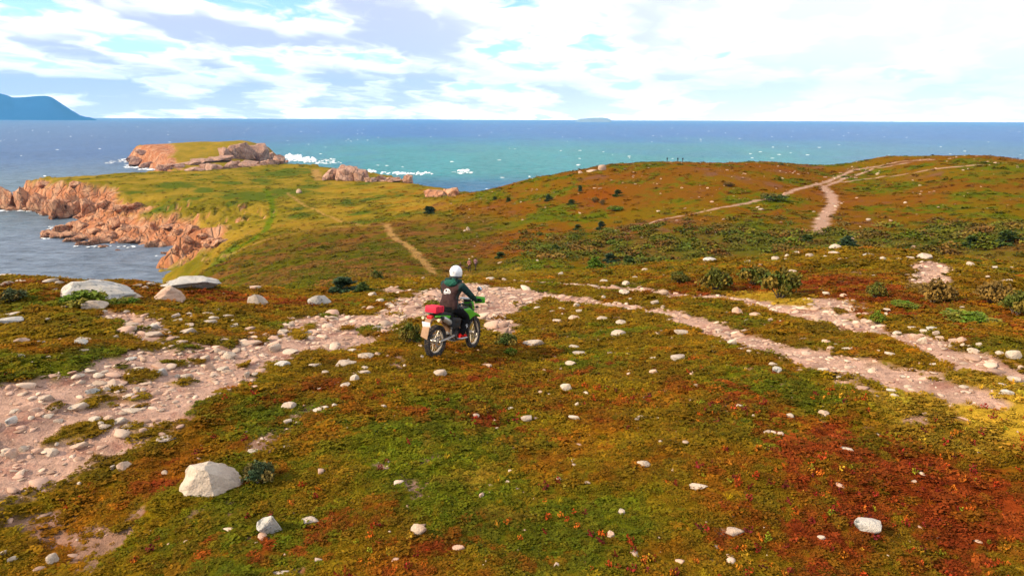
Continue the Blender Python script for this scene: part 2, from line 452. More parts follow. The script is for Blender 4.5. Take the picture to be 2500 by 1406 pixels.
REDB = [_b(2050, 1180, 1.6, .42), _b(2400, 1120, 1.8, .48), _b(1950, 1330, .9, .35), _b(2350, 1350, 1.0, .25), _b(1230, 900, 1.4, .4), _b(1560, 960, 1.6, .35), _b(2000, 690, 3.5, .55), _b(2150, 730, 2.4, .45), _b(1100, 1000, 1.6, .2),
        _b(760, 950, .9, .35), _b(370, 1180, .7, .55), _b(470, 730, 1.8, .45), _b(700, 735, 2.5, .4), _b(850, 1250, .9, .25), _b(1150, 1380, 1.4, .4), _b(1700, 700, 2.4, .4), _b(2380, 780, 2.4, .4), _b(300, 690, 2.0, .2), _b(180, 700, 2.5, .3)]
GRNB = [_b(1150, 1130, 1.5, .5), _b(900, 1130, 1.3, .35), _b(1300, 1330, 1.3, .4), _b(560, 1010, .8, .4), _b(150, 880, 1.6, .4), _b(300, 1120, 1.0, .35), _b(1350, 1280, 1.2, .3), _b(1600, 820, 2.0, .2), _b(200, 735, 1.5, .5), _b(1620, 1220, .9, .35), _b(700, 1060, 1.4, .25), _b(1900, 950, 1.2, .3), _b(2200, 1000, 1.6, .25)]
YELB = [_b(2420, 985, 1.5, .55), _b(2360, 950, 1.0, .4), _b(1900, 735, 1.4, .9), _b(1190, 672, 6, .9, 50), _b(950, 700, 2.5, .5), _b(1180, 1150, .7, .5), _b(2300, 1005, 1.0, .6), _b(2450, 690, 2.5, .4)]
def blobs(x, y, lst):
    s = np.zeros(x.shape)
    for bx, by, rad, st in lst:
        s = s + st * np.exp(-((x - bx) ** 2 + (y - by) ** 2) / (rad * rad))
    return s

C_ = lambda *a: np.array(a)
OLIVE = C_(.200, .116, .003); GREEN = C_(.108, .120, .004); RUST = C_(.270, .088, .005); RED = C_(.215, .028, .008)
YELLOW = C_(.340, .205, .018); SOIL = C_(.250, .140, .105); DKGREEN = C_(.052, .070, .008); LIME = C_(.170, .175, .012)
STRAW = C_(.285, .172, .020); GRAV = C_(.38, .230, .168); GRAVR = C_(.25, .115, .080); ROCKO = C_(.42, .165, .078); ROCKP_ = C_(.54, .30, .18); ROCKD = C_(.105, .072, .06)
def L3(a, b, f):
    return a + (b - a) * f[..., None]

def masks(x, y):
    r = np.hypot(x, y)
    n = fbm(x / 0.9, y / 0.9, 41, 4); nb = fbm(x / 2.6, y / 2.6, 42, 3); nf = fbm(x / .3, y / .3, 43, 2)
    fr = 1 + 3 * sstep(r, 60, 200)
    p = np.zeros(x.shape)
    nearm = r < 60
    for k, g in enumerate(GRAVEL):
        sd = poly_sd(x, y, g)
        m = sstep(sd + 0.55 * n + .25 * nf, -0.15, 0.25)
        isl = sstep(nb + .45 * n + .15 * nf, 0.20, 0.34) * sstep(-sd, -2.4, -.05) if k == 0 else sstep(n, .12, .3)
        if k == 0:
            for e in ISL: isl = np.maximum(isl, 1 - sstep(ell_d(x, y, e) + .5 * n + .2 * nf, .75, 1.15))
        p = np.maximum(p, m * (1 - .95 * isl) * nearm)
    n2 = fbm(x / (2.6), y / (2.6), 44, 3)
    for pts, hw in TRACKS:
        q = line_d(x, y, pts, hw)
        p = np.maximum(p, (1 - sstep(q + 0.75 * np.where(r < 70, n + .35 * nf, n2), 0.55, 1.15)) * np.where(r < 70, 1 - .8 * sstep(nb + .5 * n, .28, .5) * sstep(q, .1, .6), 1))
    dirt = np.zeros(x.shape)
    for pts, hw in DIRT:
        dirt = np.maximum(dirt, 1 - sstep(line_d(x, y, pts, hw) + .4 * n2, .5, 1.3))
    lush = np.zeros(x.shape)
    for pts, hw in LUSH:
        lush = np.maximum(lush, 1 - sstep(line_d(x, y, pts, hw) + .3 * n2, .6, 1.2))
    # bare soil between the mats
    soil = sstep(fbm(x / 1.1, y / 1.1, 47, 4) + .25 * fbm(x / 5, y / 5, 48, 2) + .2 * fbm(x / .3, y / .3, 49, 2), .36, .48) * (1 - sstep(r, 40, 80))
    return p, dirt, lush, soil

def ground_colour(x, y, msk=None, sdr=None, slope=None):
    r = np.hypot(x, y); th = np.arctan2(x, y)
    p, dirt, lush, soil = masks(x, y) if msk is None else msk
    rust_b = blobs(x, y, REDB); g_b = blobs(x, y, GRNB); y_b = blobs(x, y, YELB)
    # near heath
    a = fbm(x / 2.4, y / 2.4, 51, 4); b = fbm(x / .7, y / .7, 52, 4); c = fbm(x / 6, y / 6, 53, 3); e = fbm(x / .2, y / .2, 54, 3)
    a2 = fbm(x / 1.7, y / 1.7, 55, 4); e2 = fbm(x / .12, y / .12, 56, 2)
    col = np.broadcast_to(OLIVE, x.shape + (3,)).copy()
    col = L3(col, GREEN, sstep(a + .45 * b + .3 * e + g_b, .02, .40) * .9)
    col = L3(col, RUST, sstep(a2 + .55 * b + .45 * e + .5 * rust_b + .15 * c, .0, .55) * .8)
    col = L3(col, RED, sstep(1.0 * rust_b + .45 * a + .75 * b + .55 * e, .22, .80) * .85)
    col = L3(col, LIME, sstep(.7 * e + .6 * b + .6 * g_b - .2 * rust_b, .52, .85) * .7)
    col = L3(col, DKGREEN, sstep(-e * .6 - b * .5 + .3 * a, .40, .70) * .65)
    col = L3(col, YELLOW, np.clip(sstep(y_b + .4 * b, .25, .8) * .85, 0, 1))
    pt = fbm(x / 1.5, y / 1.5, 57, 3)
    col = col * ((1 + .30 * e2 + .18 * e) * (1 + .42 * pt))[..., None] * .66
    # the hill and valley across
    A_ = fbm(x / 17, y / 24, 61, 4); B_ = fbm(x / 6, y / 9, 62, 4); D_ = fbm(x / 40, y / 46, 63, 2); E_ = fbm(x / 1.6, y / 2.2, 64, 3)
    hill = L3(np.broadcast_to(RUST * C_(.74, .86, 1.3), x.shape + (3,)), OLIVE * C_(.9, .92, 1), sstep(D_ + .7 * A_ + .5 * E_, -.2, .42))
    hill = L3(hill, GREEN * C_(.95, 1.05, 1.5), sstep(A_ + .65 * B_ + .5 * E_, .02, .32) * .9)
    hill = L3(hill, SOIL * C_(.75, .62, .5), sstep(-A_ + .7 * B_ - .2 * E_, .30, .60) * .75)
    hill = L3(hill, RUST * C_(.85, .62, .8), sstep(.7 * B_ - D_ + .3 * E_, .26, .6) * .7)
    belt = np.exp(-((r - 106) / 22) ** 2) * sstep(th, .02, .16)
    hill = L3(hill, L3(np.broadcast_to(DKGREEN * 1.5, x.shape + (3,)), C_(.15, .075, .02), sstep(B_ + .5 * E_, -.2, .25)), belt * .8)
    vly = sstep(-th + .06 * A_, -.02, .07) * (1 - sstep(r + 12 * A_, 160, 215))
    hill = L3(hill, L3(np.broadcast_to(C_(.090, .090, .006), x.shape + (3,)), C_(.190, .085, .020), sstep(B_ + .7 * E_ - .4 * A_, -.2, .25)), vly * .85)
    hill = L3(hill, STRAW, np.clip(y_b, 0, 1) * .75)
    far = sstep(r + 6 * c, 42, 66)
    col = L3(col, hill * .76, far)
    # isthmus grass
    isth = sstep(r + 10 * A_, 160, 235) * sstep(-th + .05 * A_, .03, .14)
    gr = L3(np.broadcast_to(STRAW * C_(.9, .95, .9), x.shape + (3,)), C_(.150, .118, .008), sstep(A_ + .6 * B_ + .2 * E_, -.35, .25))
    gr = L3(gr, DKGREEN * 1.6, sstep(A_ * .9 + .55 * fbm(x / 12, y / 22, 65, 4) + .15 * E_, .30, .42) * .8)
    dk = np.zeros(x.shape)
    for e in DKP: dk = np.maximum(dk, 1 - sstep(ell_d(x, y, e) + .9 * A_ + 1.0 * B_ + .3 * E_, .55, 1.05))
    gr = L3(gr, DKGREEN * C_(1.25, 1.3, 1.0), dk * .92)
    gr = L3(gr, RUST * C_(.9, 1.1, 1.2), sstep(th + .1 * B_, -.32, -.12) * sstep(B_ - A_, -.1, .5) * .7)
    gr = L3(gr, YELLOW * 1.0, sstep(r, 470, 620) * .3)
    col = L3(col, gr, isth)
    col = L3(col, GREEN * C_(.75, 1.0, 1.0), lush * .9)
    col = L3(col, SOIL, soil * (1 - far) * .8)
    col = L3(col, np.where((r > 60)[..., None], C_(.33, .18, .06), YELLOW), dirt * .8)
    # rock of the shore
    if sdr is not None:
        rb = 1 - sstep(sdr + 2.2 * B_ + 2 * A_, 9.0, 14.0)
        rb = rb * sstep(r, 225, 245)
        for pl in ROCKP:
            rb = np.maximum(rb, sstep(poly_sd(x, y, pl) + 6 * A_ + 3 * B_, -3, 3))
        if slope is not None:
            rb = np.maximum(rb, sstep(slope + .25 * B_, .85, 1.2) * sstep(r, 190, 240))
        rb = rb * (1 - sstep(th, .0, .2))
        R1 = fbm(x / 5, y / 5, 71, 4); R2 = fbm(x / 1.7, y / 1.7, 72, 3)
        rc = L3(np.broadcast_to(ROCKO, x.shape + (3,)), ROCKP_, sstep(R1 + .5 * R2, -.1, .4))
        rc = L3(rc, ROCKD, sstep(-R1 + .6 * R2, .28, .55) * .8)
        wet = 1 - sstep(sdr + 1.5 * R2, .5, 3.0)
        rc = L3(rc, ROCKD * C_(1.9, 1.2, .8), wet * .7)
        col = L3(col, rc, rb)
    else:
        rb = np.zeros(x.shape)
    # gravel of the tracks
    G1 = fbm(x / .8, y / .8, 81, 4); G2 = fbm(x / .16, y / .16, 82, 3)
    gc = L3(np.broadcast_to(GRAV, x.shape + (3,)), GRAVR, sstep(G1 + .4 * G2, .05, .45) * .85)
    gc = gc * ((1 + .30 * G2) * (1 + .35 * fbm(x / .45, y / .45, 84, 3)))[..., None]
    gc = L3(gc, GRAV * C_(.92, .9, .85), far)
    col = L3(col, gc, p)
    return np.clip(col, .004, .8), rb

# slope of the sheet
dzr = np.gradient(GZ, axis=0) / (RR * DLR)
dzt = np.zeros_like(GZ); dzt[:, :NTH] = np.gradient(GZ[:, :NTH], axis=1) / (RR[:, :NTH] * DTH)
SLOPE = np.hypot(dzr, dzt)
MSK = masks(GX, GY)
GCOL, GROCK = ground_colour(GX, GY, MSK, GSD, SLOPE)
PATHM = MSK[0]
GZ = GZ - 0.05 * PATHM * (RR < 80) - .02 * MSK[3] * (RR < 60)

idx = np.arange(NR * NT_).reshape(NR, NT_)
j1 = np.roll(idx, -1, axis=1)
quads = np.stack([idx[:-1], idx[1:], j1[1:], j1[:-1]], -1).reshape(-1, 4)
verts = np.stack([GX, GY, GZ], -1).reshape(-1, 3)
verts = np.vstack([verts, [[0, 0, float(GZ[0].mean())]]])
# drop what lies deep under the sea
zq = verts[quads, 2].max(1)
quads = quads[zq > SEA_Z - 4]
me = mesh_np('ground', verts, quads)
bm = bmesh.new(); bm.from_mesh(me); bm.verts.ensure_lookup_table()
cv_ = bm.verts[len(verts) - 1]
for j in range(NT_):
    f = bm.faces.new((bm.verts[int(idx[0, j])], bm.verts[int(idx[0, (j + 1) % NT_])], cv_)); f.smooth = True
bm.normal_update()
bm.to_mesh(me); bm.free()
at_c = me.attributes.new('col', 'FLOAT_COLOR', 'POINT')
buf = np.ones((len(verts), 4), np.float32); buf[:-1, :3] = GCOL.reshape(-1, 3); buf[-1, :3] = OLIVE
at_c.data.foreach_set('color', buf.ravel())
for nm, arr in (('path', PATHM), ('rock', GROCK)):
    a_ = me.attributes.new(nm, 'FLOAT', 'POINT')
    a_.data.foreach_set('value', np.append(arr.ravel(), 0).astype(np.float32))
m, t, bs = mat('heath_ground')
at1 = t.node('ShaderNodeAttribute', attribute_name='col')
at2 = t.node('ShaderNodeAttribute', attribute_name='path')
at3 = t.node('ShaderNodeAttribute', attribute_name='rock')
geo = t.node('ShaderNodeNewGeometry')
pos = geo.outputs['Position']
nf = t.noise(pos, 9.0, 5, .65); ng = t.noise(pos, 34.0, 3, .6); nh = t.noise(pos, 1.3, 5, .6)
var = t.math('ADD', t.math('MULTIPLY', nf, .9), t.math('MULTIPLY', ng, .55))
var = t.math('ADD', var, t.math('MULTIPLY', nh, .5))
var = t.math('ADD', t.math('MULTIPLY', t.math('SUBTRACT', var, .975), 1.5), 1.0)
c2 = t.vmath('SCALE', at1.outputs['Color'], var)
t.put(bs.inputs['Base Color'], c2)
bs.inputs['Roughness'].default_value = .95
bs.inputs['Specular IOR Level'].default_value = .0
hgt = t.math('ADD', t.math('MULTIPLY', nf, 1.0), t.math('MULTIPLY', ng, .4))
rk = t.noise(pos, .8, 6, .7)
vo = t.node('ShaderNodeTexVoronoi', feature='DISTANCE_TO_EDGE'); t.l.new(t.mapping(pos, scale=(1, 1, .55)), vo.inputs['Vector']); vo.inputs['Scale'].default_value = .33
rk = t.math('ADD', rk, t.smooth(vo.outputs['Distance'], 0, .16))
hgt = t.math('ADD', t.math('MULTIPLY', hgt, .045), t.math('MULTIPLY', t.math('MULTIPLY', rk, at3.outputs['Fac']), .9))
bp = t.node('ShaderNodeBump'); bp.inputs['Strength'].default_value = .9; bp.inputs['Distance'].default_value = 1.0
t.put(bp.inputs['Height'], hgt); t.l.new(bp.outputs[0], bs.inputs['Normal'])
me.materials.append(m)
tag(link(bpy.data.objects.new('ground', me)), 'heath covered headland with stony tracks', kind='structure')

# ------------------------------------------------------------------ sea
sth = np.concatenate([np.arange(-.80, .80, .0042), np.linspace(.80, 2 * math.pi - .80, 30)[:-1]])
srr = np.exp(np.concatenate([np.arange(math.log(140), math.log(2600), .0045), np.arange(math.log(2600), math.log(110000), .05)]))
SR, ST = np.meshgrid(srr, sth, indexing='ij')
SX = SR * np.sin(ST); SY = SR * np.cos(ST)
amp = 1 - sstep(SR, 1500, 2600)
wx = SX * .92 + SY * .38; wy = -SX * .38 + SY * .92
wv = fbm(wx / 26, wy / 8.0, 91, 4, .6) * .75 + np.abs(fbm(wx / 9, wy / 4.0, 92, 3)) * .5
SZ = SEA_Z + wv * amp * 1.1
si = np.arange(SR.size).reshape(SR.shape); sj = np.roll(si, -1, axis=1)
sq = np.stack([si[:-1], si[1:], sj[1:], sj[:-1]], -1).reshape(-1, 4)
me = mesh_np('sea', np.stack([SX, SY, SZ], -1).reshape(-1, 3), sq)
DEEP = C_(.006, .088, .270); TURQ = C_(.028, .190, .200); GREY = C_(.115, .140, .180); VIOL = C_(.038, .082, .190); MIDB = C_(.018, .125, .195)  # GREY: the bay's sky reflection and cloud shade put into the water colour
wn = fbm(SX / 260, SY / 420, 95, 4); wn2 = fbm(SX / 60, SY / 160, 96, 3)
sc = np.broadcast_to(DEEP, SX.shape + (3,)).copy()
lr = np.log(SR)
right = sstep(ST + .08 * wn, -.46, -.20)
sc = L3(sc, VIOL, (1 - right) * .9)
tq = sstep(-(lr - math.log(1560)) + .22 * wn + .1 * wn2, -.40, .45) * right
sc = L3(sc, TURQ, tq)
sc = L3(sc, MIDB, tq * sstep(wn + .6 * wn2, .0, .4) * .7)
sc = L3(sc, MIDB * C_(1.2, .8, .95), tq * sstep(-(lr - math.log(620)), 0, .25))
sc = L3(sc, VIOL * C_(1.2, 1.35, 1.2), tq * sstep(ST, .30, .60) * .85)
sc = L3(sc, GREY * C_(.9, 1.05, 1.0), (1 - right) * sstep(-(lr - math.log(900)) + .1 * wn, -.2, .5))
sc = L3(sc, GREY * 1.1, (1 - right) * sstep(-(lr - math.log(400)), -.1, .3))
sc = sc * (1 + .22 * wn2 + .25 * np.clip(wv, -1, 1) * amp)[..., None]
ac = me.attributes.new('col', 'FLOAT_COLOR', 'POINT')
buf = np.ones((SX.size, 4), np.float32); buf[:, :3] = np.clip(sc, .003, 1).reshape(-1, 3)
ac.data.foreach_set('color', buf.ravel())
m, t, bs = mat('sea_water')
a1 = t.node('ShaderNodeAttribute', attribute_name='col')
geo = t.node('ShaderNodeNewGeometry'); pos = geo.outputs['Position']
mp = t.mapping(pos, rot=(0, 0, .38), scale=(.35, 1.0, 1))
w1 = t.noise(mp, .30, 6, .66); w2 = t.noise(mp, 1.3, 3, .6)
mp2 = t.mapping(pos, rot=(0, 0, .38), scale=(.22, 1.0, 1))
cap = t.noise(mp2, .055, 6, .72)
capm = t.smooth(cap, .715, .75)
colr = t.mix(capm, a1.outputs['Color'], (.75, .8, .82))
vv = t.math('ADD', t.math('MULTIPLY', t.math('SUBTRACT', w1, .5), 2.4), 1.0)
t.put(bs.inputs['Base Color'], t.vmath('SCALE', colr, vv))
bs.inputs['Roughness'].default_value = .32
bs.inputs['IOR'].default_value = 1.33
bs.inputs['Specular IOR Level'].default_value = .12
bp = t.node('ShaderNodeBump'); bp.inputs['Strength'].default_value = 1.0; bp.inputs['Distance'].default_value = 1.0
t.put(bp.inputs['Height'], t.math('ADD', t.math('MULTIPLY', w1, 1.6), t.math('MULTIPLY', w2, .3)))
t.l.new(bp.outputs[0], bs.inputs['Normal'])
me.materials.append(m)
tag(link(bpy.data.objects.new('sea', me)), 'blue green sea with whitecaps out to the horizon', kind='structure')

# ------------------------------------------------------------------ far mountain and far island
def far_land(name, label, dist, prof, depth, seed, colour, nx=160, ny=40):
    """a land mass across the water; prof = [(px, crest height in px)]"""
    pxs = np.linspace(prof[0][0], prof[-1][0], nx)
    hp = np.interp(pxs, [q[0] for q in prof], [q[1] for q in prof])
    s = np.linspace(-1, 1, ny)
    PX, S = np.meshgrid(pxs, s, indexing='ij')
    X = (PX - 1250) / FPX / 1.0288 * dist
    Y = dist + S * depth
    X = X * (Y / dist)
    Hm = hp[:, None] / FPX * .945 * dist + np.minimum(hp[:, None], 1) * (CAM_Z - SEA_Z)
    cross = (1 - np.abs(S) ** 1.6) ** .8
    rg = fbm(X / (dist * .045), Y / (dist * .045), seed, 5)
    Z = SEA_Z - 6 + (Hm + 6) * cross * (1 + .16 * rg * (1 - cross ** 3) * 2)
    ii = np.arange(nx * ny).reshape(nx, ny)
    q = np.stack([ii[:-1, :-1], ii[1:, :-1], ii[1:, 1:], ii[:-1, 1:]], -1).reshape(-1, 4)
    me = mesh_np(name, np.stack([X, Y, Z], -1).reshape(-1, 3), q)
    m, t, bs = mat(name + '_slopes')
    geo = t.node('ShaderNodeNewGeometry')
    nn = t.noise(geo.outputs['Position'], .004, 6, .65)
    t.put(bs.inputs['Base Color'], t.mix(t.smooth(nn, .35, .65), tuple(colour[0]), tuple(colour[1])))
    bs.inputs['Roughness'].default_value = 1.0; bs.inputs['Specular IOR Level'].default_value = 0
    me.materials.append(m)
    return tag(link(bpy.data.objects.new(name, me)), label, kind='structure')
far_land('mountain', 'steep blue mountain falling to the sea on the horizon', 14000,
         [(-700, 90), (-500, 84), (-350, 92), (-150, 72), (-40, 64), (0, 59), (22, 54), (36, 48), (60, 48.5), (100, 52), (118, 52.5), (132, 49), (150, 36), (175, 18), (195, 5), (210, 1.5), (235, 0)], 1700, 5, ((.008, .045, .150), (.014, .055, .165)))  # slope colours blued to carry part of the distance haze
far_land('island', 'low island far out on the horizon', 15200, [(1404, 0), (1416, 2.2), (1430, 3.6), (1446, 5.2), (1470, 5.4), (1482, 3.6), (1492, 0)], 260, 6, ((.26, .30, .33), (.32, .35, .36)), 60, 24)  # slopes paled: some of the far haze is put into their colour

# ------------------------------------------------------------------ air
HZ = 16000.0
me = bpy.data.meshes.new('haze')
bm = bmesh.new()
bmesh.ops.create_cube(bm, size=1.0)
bmesh.ops.scale(bm, vec=(2 * HZ, 2 * HZ, 900), verts=bm.verts)
bmesh.ops.translate(bm, vec=(0, 0, 900 / 2 - 75), verts=bm.verts)
bm.to_mesh(me); bm.free()
m, t, bs = mat('sea_air')
t.n.remove(bs)
pv = t.node('ShaderNodeVolumePrincipled')
pv.inputs['Color'].default_value = (.17, .55, 1.0, 1)
pv.inputs['Density'].default_value = 4.6e-5
pv.inputs['Anisotropy'].default_value = 0.0
t.l.new(pv.outputs[0], t.n['Material Output'].inputs['Volume'])
me.materials.append(m)
haze = tag(link(bpy.data.objects.new('haze', me)), 'thin blue sea haze', kind='stuff')

# ------------------------------------------------------------------ scatter: stuff made of many small alike pieces
def scatter_object(name, label, proto_v, proto_f, proto_attr, pts, rot, scl, col, material, smooth=False):
    """ONE object: prototype faces plus loose points in one mesh, a geometry-node tree sets the piece on every point"""
    npv = len(proto_v); n = len(pts)
    me = bpy.data.meshes.new(name)
    V = np.vstack([proto_v, pts]).astype(np.float32)
    faces = np.asarray(proto_f, np.int32); k = faces.shape[1]
    me.vertices.add(len(V)); me.vertices.foreach_set('co', V.ravel())
    me.loops.add(faces.size); me.loops.foreach_set('vertex_index', faces.ravel())
    me.polygons.add(len(faces))
    me.polygons.foreach_set('loop_start', np.arange(0, faces.size, k, dtype=np.int32))
    me.polygons.foreach_set('loop_total', np.full(len(faces), k, dtype=np.int32))
    if smooth: me.polygons.foreach_set('use_smooth', np.ones(len(faces), bool))
    me.update(calc_edges=True)
    def attr(nm, typ, key, a):
        x = me.attributes.new(nm, typ, 'POINT'); x.data.foreach_set(key, np.asarray(a, np.float32).ravel())
    attr('is_point', 'FLOAT', 'value', np.r_[np.zeros(npv), np.ones(n)])
    attr('tone', 'FLOAT', 'value', np.r_[proto_attr, np.ones(n)])
    attr('turn', 'FLOAT_VECTOR', 'vector', np.vstack([np.zeros((npv, 3)), rot]))
    attr('size', 'FLOAT_VECTOR', 'vector', np.vstack([np.ones((npv, 3)), scl]))
    attr('hue', 'FLOAT_COLOR', 'color', np.vstack([np.ones((npv, 4)), np.c_[col, np.ones(n)]]))
    me.materials.append(material)
    o = link(bpy.data.objects.new(name, me))
    ng = bpy.data.node_groups.new(name, 'GeometryNodeTree')
    ng.interface.new_socket('Geometry', in_out='INPUT', socket_type='NodeSocketGeometry')
    ng.interface.new_socket('Geometry', in_out='OUTPUT', socket_type='NodeSocketGeometry')
    N = ng.nodes.new; Lk = ng.links.new
    gi = N('NodeGroupInput'); go = N('NodeGroupOutput')
    na = N('GeometryNodeInputNamedAttribute'); na.data_type = 'FLOAT'; na.inputs['Name'].default_value = 'is_point'
    cp = N('FunctionNodeCompare'); cp.data_type = 'FLOAT'; cp.operation = 'GREATER_THAN'; cp.inputs[1].default_value = .5
    Lk(na.outputs[0], cp.inputs[0])
    sg = N('GeometryNodeSeparateGeometry'); sg.domain = 'POINT'
    Lk(gi.outputs[0], sg.inputs[0]); Lk(cp.outputs[0], sg.inputs[1])
    io = N('GeometryNodeInstanceOnPoints')
    Lk(sg.outputs[0], io.inputs['Points']); Lk(sg.outputs[1], io.inputs['Instance'])
    ar = N('GeometryNodeInputNamedAttribute'); ar.data_type = 'FLOAT_VECTOR'; ar.inputs['Name'].default_value = 'turn'
    er = N('FunctionNodeEulerToRotation'); Lk(ar.outputs[0], er.inputs[0]); Lk(er.outputs[0], io.inputs['Rotation'])
    as_ = N('GeometryNodeInputNamedAttribute'); as_.data_type = 'FLOAT_VECTOR'; as_.inputs['Name'].default_value = 'size'
    Lk(as_.outputs[0], io.inputs['Scale'])
    Lk(io.outputs[0], go.inputs[0])
    md = o.modifiers.new('scatter', 'NODES'); md.node_group = ng
    return tag(o, label, kind='stuff')

def leaf_cloud(n, seed, size, flat=.6, shell=.55, up=.5, long=1.6):
    """n diamond leaves through a flattened dome of radius 1"""
    g = np.random.default_rng(seed)
    th = g.uniform(0, 2 * math.pi, n); cz_ = g.uniform(0, 1, n); rr = g.uniform(shell ** 3, 1, n) ** (1 / 3)
    lump = 1 + .28 * np.sin(3 * th + g.uniform(0, 6)) * np.sin(5 * cz_ + 1)
    c = np.stack([np.sqrt(1 - cz_ ** 2) * np.cos(th), np.sqrt(1 - cz_ ** 2) * np.sin(th), cz_ * flat], 1) * (rr * lump)[:, None]
    nrm = g.normal(size=(n, 3)); nrm /= np.linalg.norm(nrm, axis=1)[:, None]
    nrm[:, 2] = np.abs(nrm[:, 2]) + up; nrm /= np.linalg.norm(nrm, axis=1)[:, None]
    a = np.cross(nrm, g.normal(size=(n, 3))); a /= np.linalg.norm(a, axis=1)[:, None]
    b = np.cross(nrm, a)
    s = size * g.uniform(.6, 1.3, n)[:, None]
    V = np.stack([c - a * s * long, c - b * s, c + a * s * long, c + b * s], 1).reshape(-1, 3)
    Fc = np.arange(4 * n).reshape(n, 4)
    tone = np.repeat(g.uniform(.75, 1.25, n), 4)
    return V, Fc, tone
def blade_tuft(n, seed, hgt=1.0, lean=.6, wid=.05):
    g = np.random.default_rng(seed)
    th = g.uniform(0, 2 * math.pi, n); r0 = g.uniform(0, .35, n); ln = g.uniform(.2, lean, n); h = hgt * g.uniform(.5, 1, n)
    dx, dy = np.cos(th), np.sin(th)
    b = np.stack([dx * r0, dy * r0, np.zeros(n)], 1)
    tip = b + np.stack([dx * ln, dy * ln, h], 1)
    sd = np.stack([-dy, dx, np.zeros(n)], 1) * wid
    V = np.stack([b - sd, b + sd, tip], 1).reshape(-1, 3)
    return V, np.arange(3 * n).reshape(n, 3), np.repeat(g.uniform(.6, 1.4, n), 3)

def leaf_material(name, rough=.9, spec=.03):
    m, t, bs = mat(name)
    a = t.node('ShaderNodeAttribute', attribute_name='hue', attribute_type='INSTANCER')
    b = t.node('ShaderNodeAttribute', attribute_name='tone')
    t.put(bs.inputs['Base Color'], t.vmath('SCALE', a.outputs['Color'], b.outputs['Fac']))
    bs.inputs['Roughness'].default_value = rough
    bs.inputs['Specular IOR Level'].default_value = spec
    return m
M_LEAF = leaf_material('heath_leaves')

def samp(n, r0, r1, thm=.72):
    r = np.sqrt(RNG.uniform(r0 * r0, r1 * r1, n)); th = RNG.uniform(-thm, thm, n)
    return r * np.sin(th), r * np.cos(th)

def jitter(c, s=.12):
    f = np.exp(RNG.normal(0, s, len(c)))[:, None]
    h = np.exp(RNG.normal(0, s * .55, (len(c), 3)))
    return np.clip(c * f * h, .003, .6)

SHELLS = [(4.3, 9, 15000, .058), (9, 16, 22000, .082), (16, 30, 28000, .125), (30, 50, 18000, .21), (50, 140, 20000, .42), (140, 300, 22000, .62), (200, 520, 18000, .8)]
allx, ally, allr, allc = [], [], [], []
for r0, r1, n, rad in SHELLS:
    x, y = samp(n, r0, r1)
    mk = masks(x, y)
    sdr = ground(x, y, GSD)
    keep = (RNG.uniform(0, 1, n) > mk[0] * 1.15) & (RNG.uniform(0, 1, n) > mk[3] * .8) & (RNG.uniform(0, 1, n) > mk[1] * .7) & (sdr > 16) & (ground(x, y, GROCK) < .3)
    x, y = x[keep], y[keep]
    mk = tuple(q[keep] for q in mk)
    if r0 == 200:
        k2 = (np.arctan2(x, y) < -.05); x, y = x[k2], y[k2]; mk = tuple(q[k2] for q in mk)
    if r0 > 45:      # bushier where the hill is green or brown, bare on the smooth rust turf
        lum = fbm(x / 17, y / 24, 61, 4) + .65 * fbm(x / 6, y / 9, 62, 4)
        k2 = RNG.uniform(0, 1, len(x)) < np.clip(.3 + 1.6 * lum + .5 * np.abs(lum) + .45 * (np.arctan2(x, y) < .0) * (np.hypot(x, y) < 210), .18, 1)
        x, y = x[k2], y[k2]; mk = tuple(q[k2] for q in mk)
    col, _ = ground_colour(x, y, (mk[0] * 0, mk[1], mk[2], mk[3] * 0))
    allx.append(x); ally.append(y); allr.append(rad * np.exp(RNG.normal(0, .38, len(x))).clip(.4, 2.2)); allc.append(jitter(col * 1.12))
X = np.concatenate(allx); Y = np.concatenate(ally); RD = np.concatenate(allr); CC = np.concatenate(allc)
Z = ground(X, Y) - RD * .06
PTS = np.stack([X, Y, Z], 1)
pick = RNG.integers(0, 3, len(X))
dist = np.hypot(X, Y)
for vi in range(3):
    pv_, pf_, pa_ = leaf_cloud(70, 100 + vi, (.13, .11, .15)[vi], flat=(.5, .6, .42)[vi], up=(1.1, .8, 1.4)[vi])
    s = pick == vi
    n = s.sum()
    rot = np.stack([RNG.normal(0, .12, n), RNG.normal(0, .12, n), RNG.uniform(0, 6.28, n)], 1)
    hs = np.where(dist[s] > 45, .62, .62) * RNG.uniform(.6, 1.25, n)
    scl = np.stack([RD[s], RD[s] * RNG.uniform(.8, 1.2, n), RD[s] * hs], 1)
    scatter_object('heath_plants', ['low leafy heath mats of olive and rust leaves', 'crowberry and blueberry cushions over the heath', 'flat leafy mats of green and red heath plants'][vi],
                   pv_, pf_, pa_, PTS[s], rot, scl, CC[s], M_LEAF)

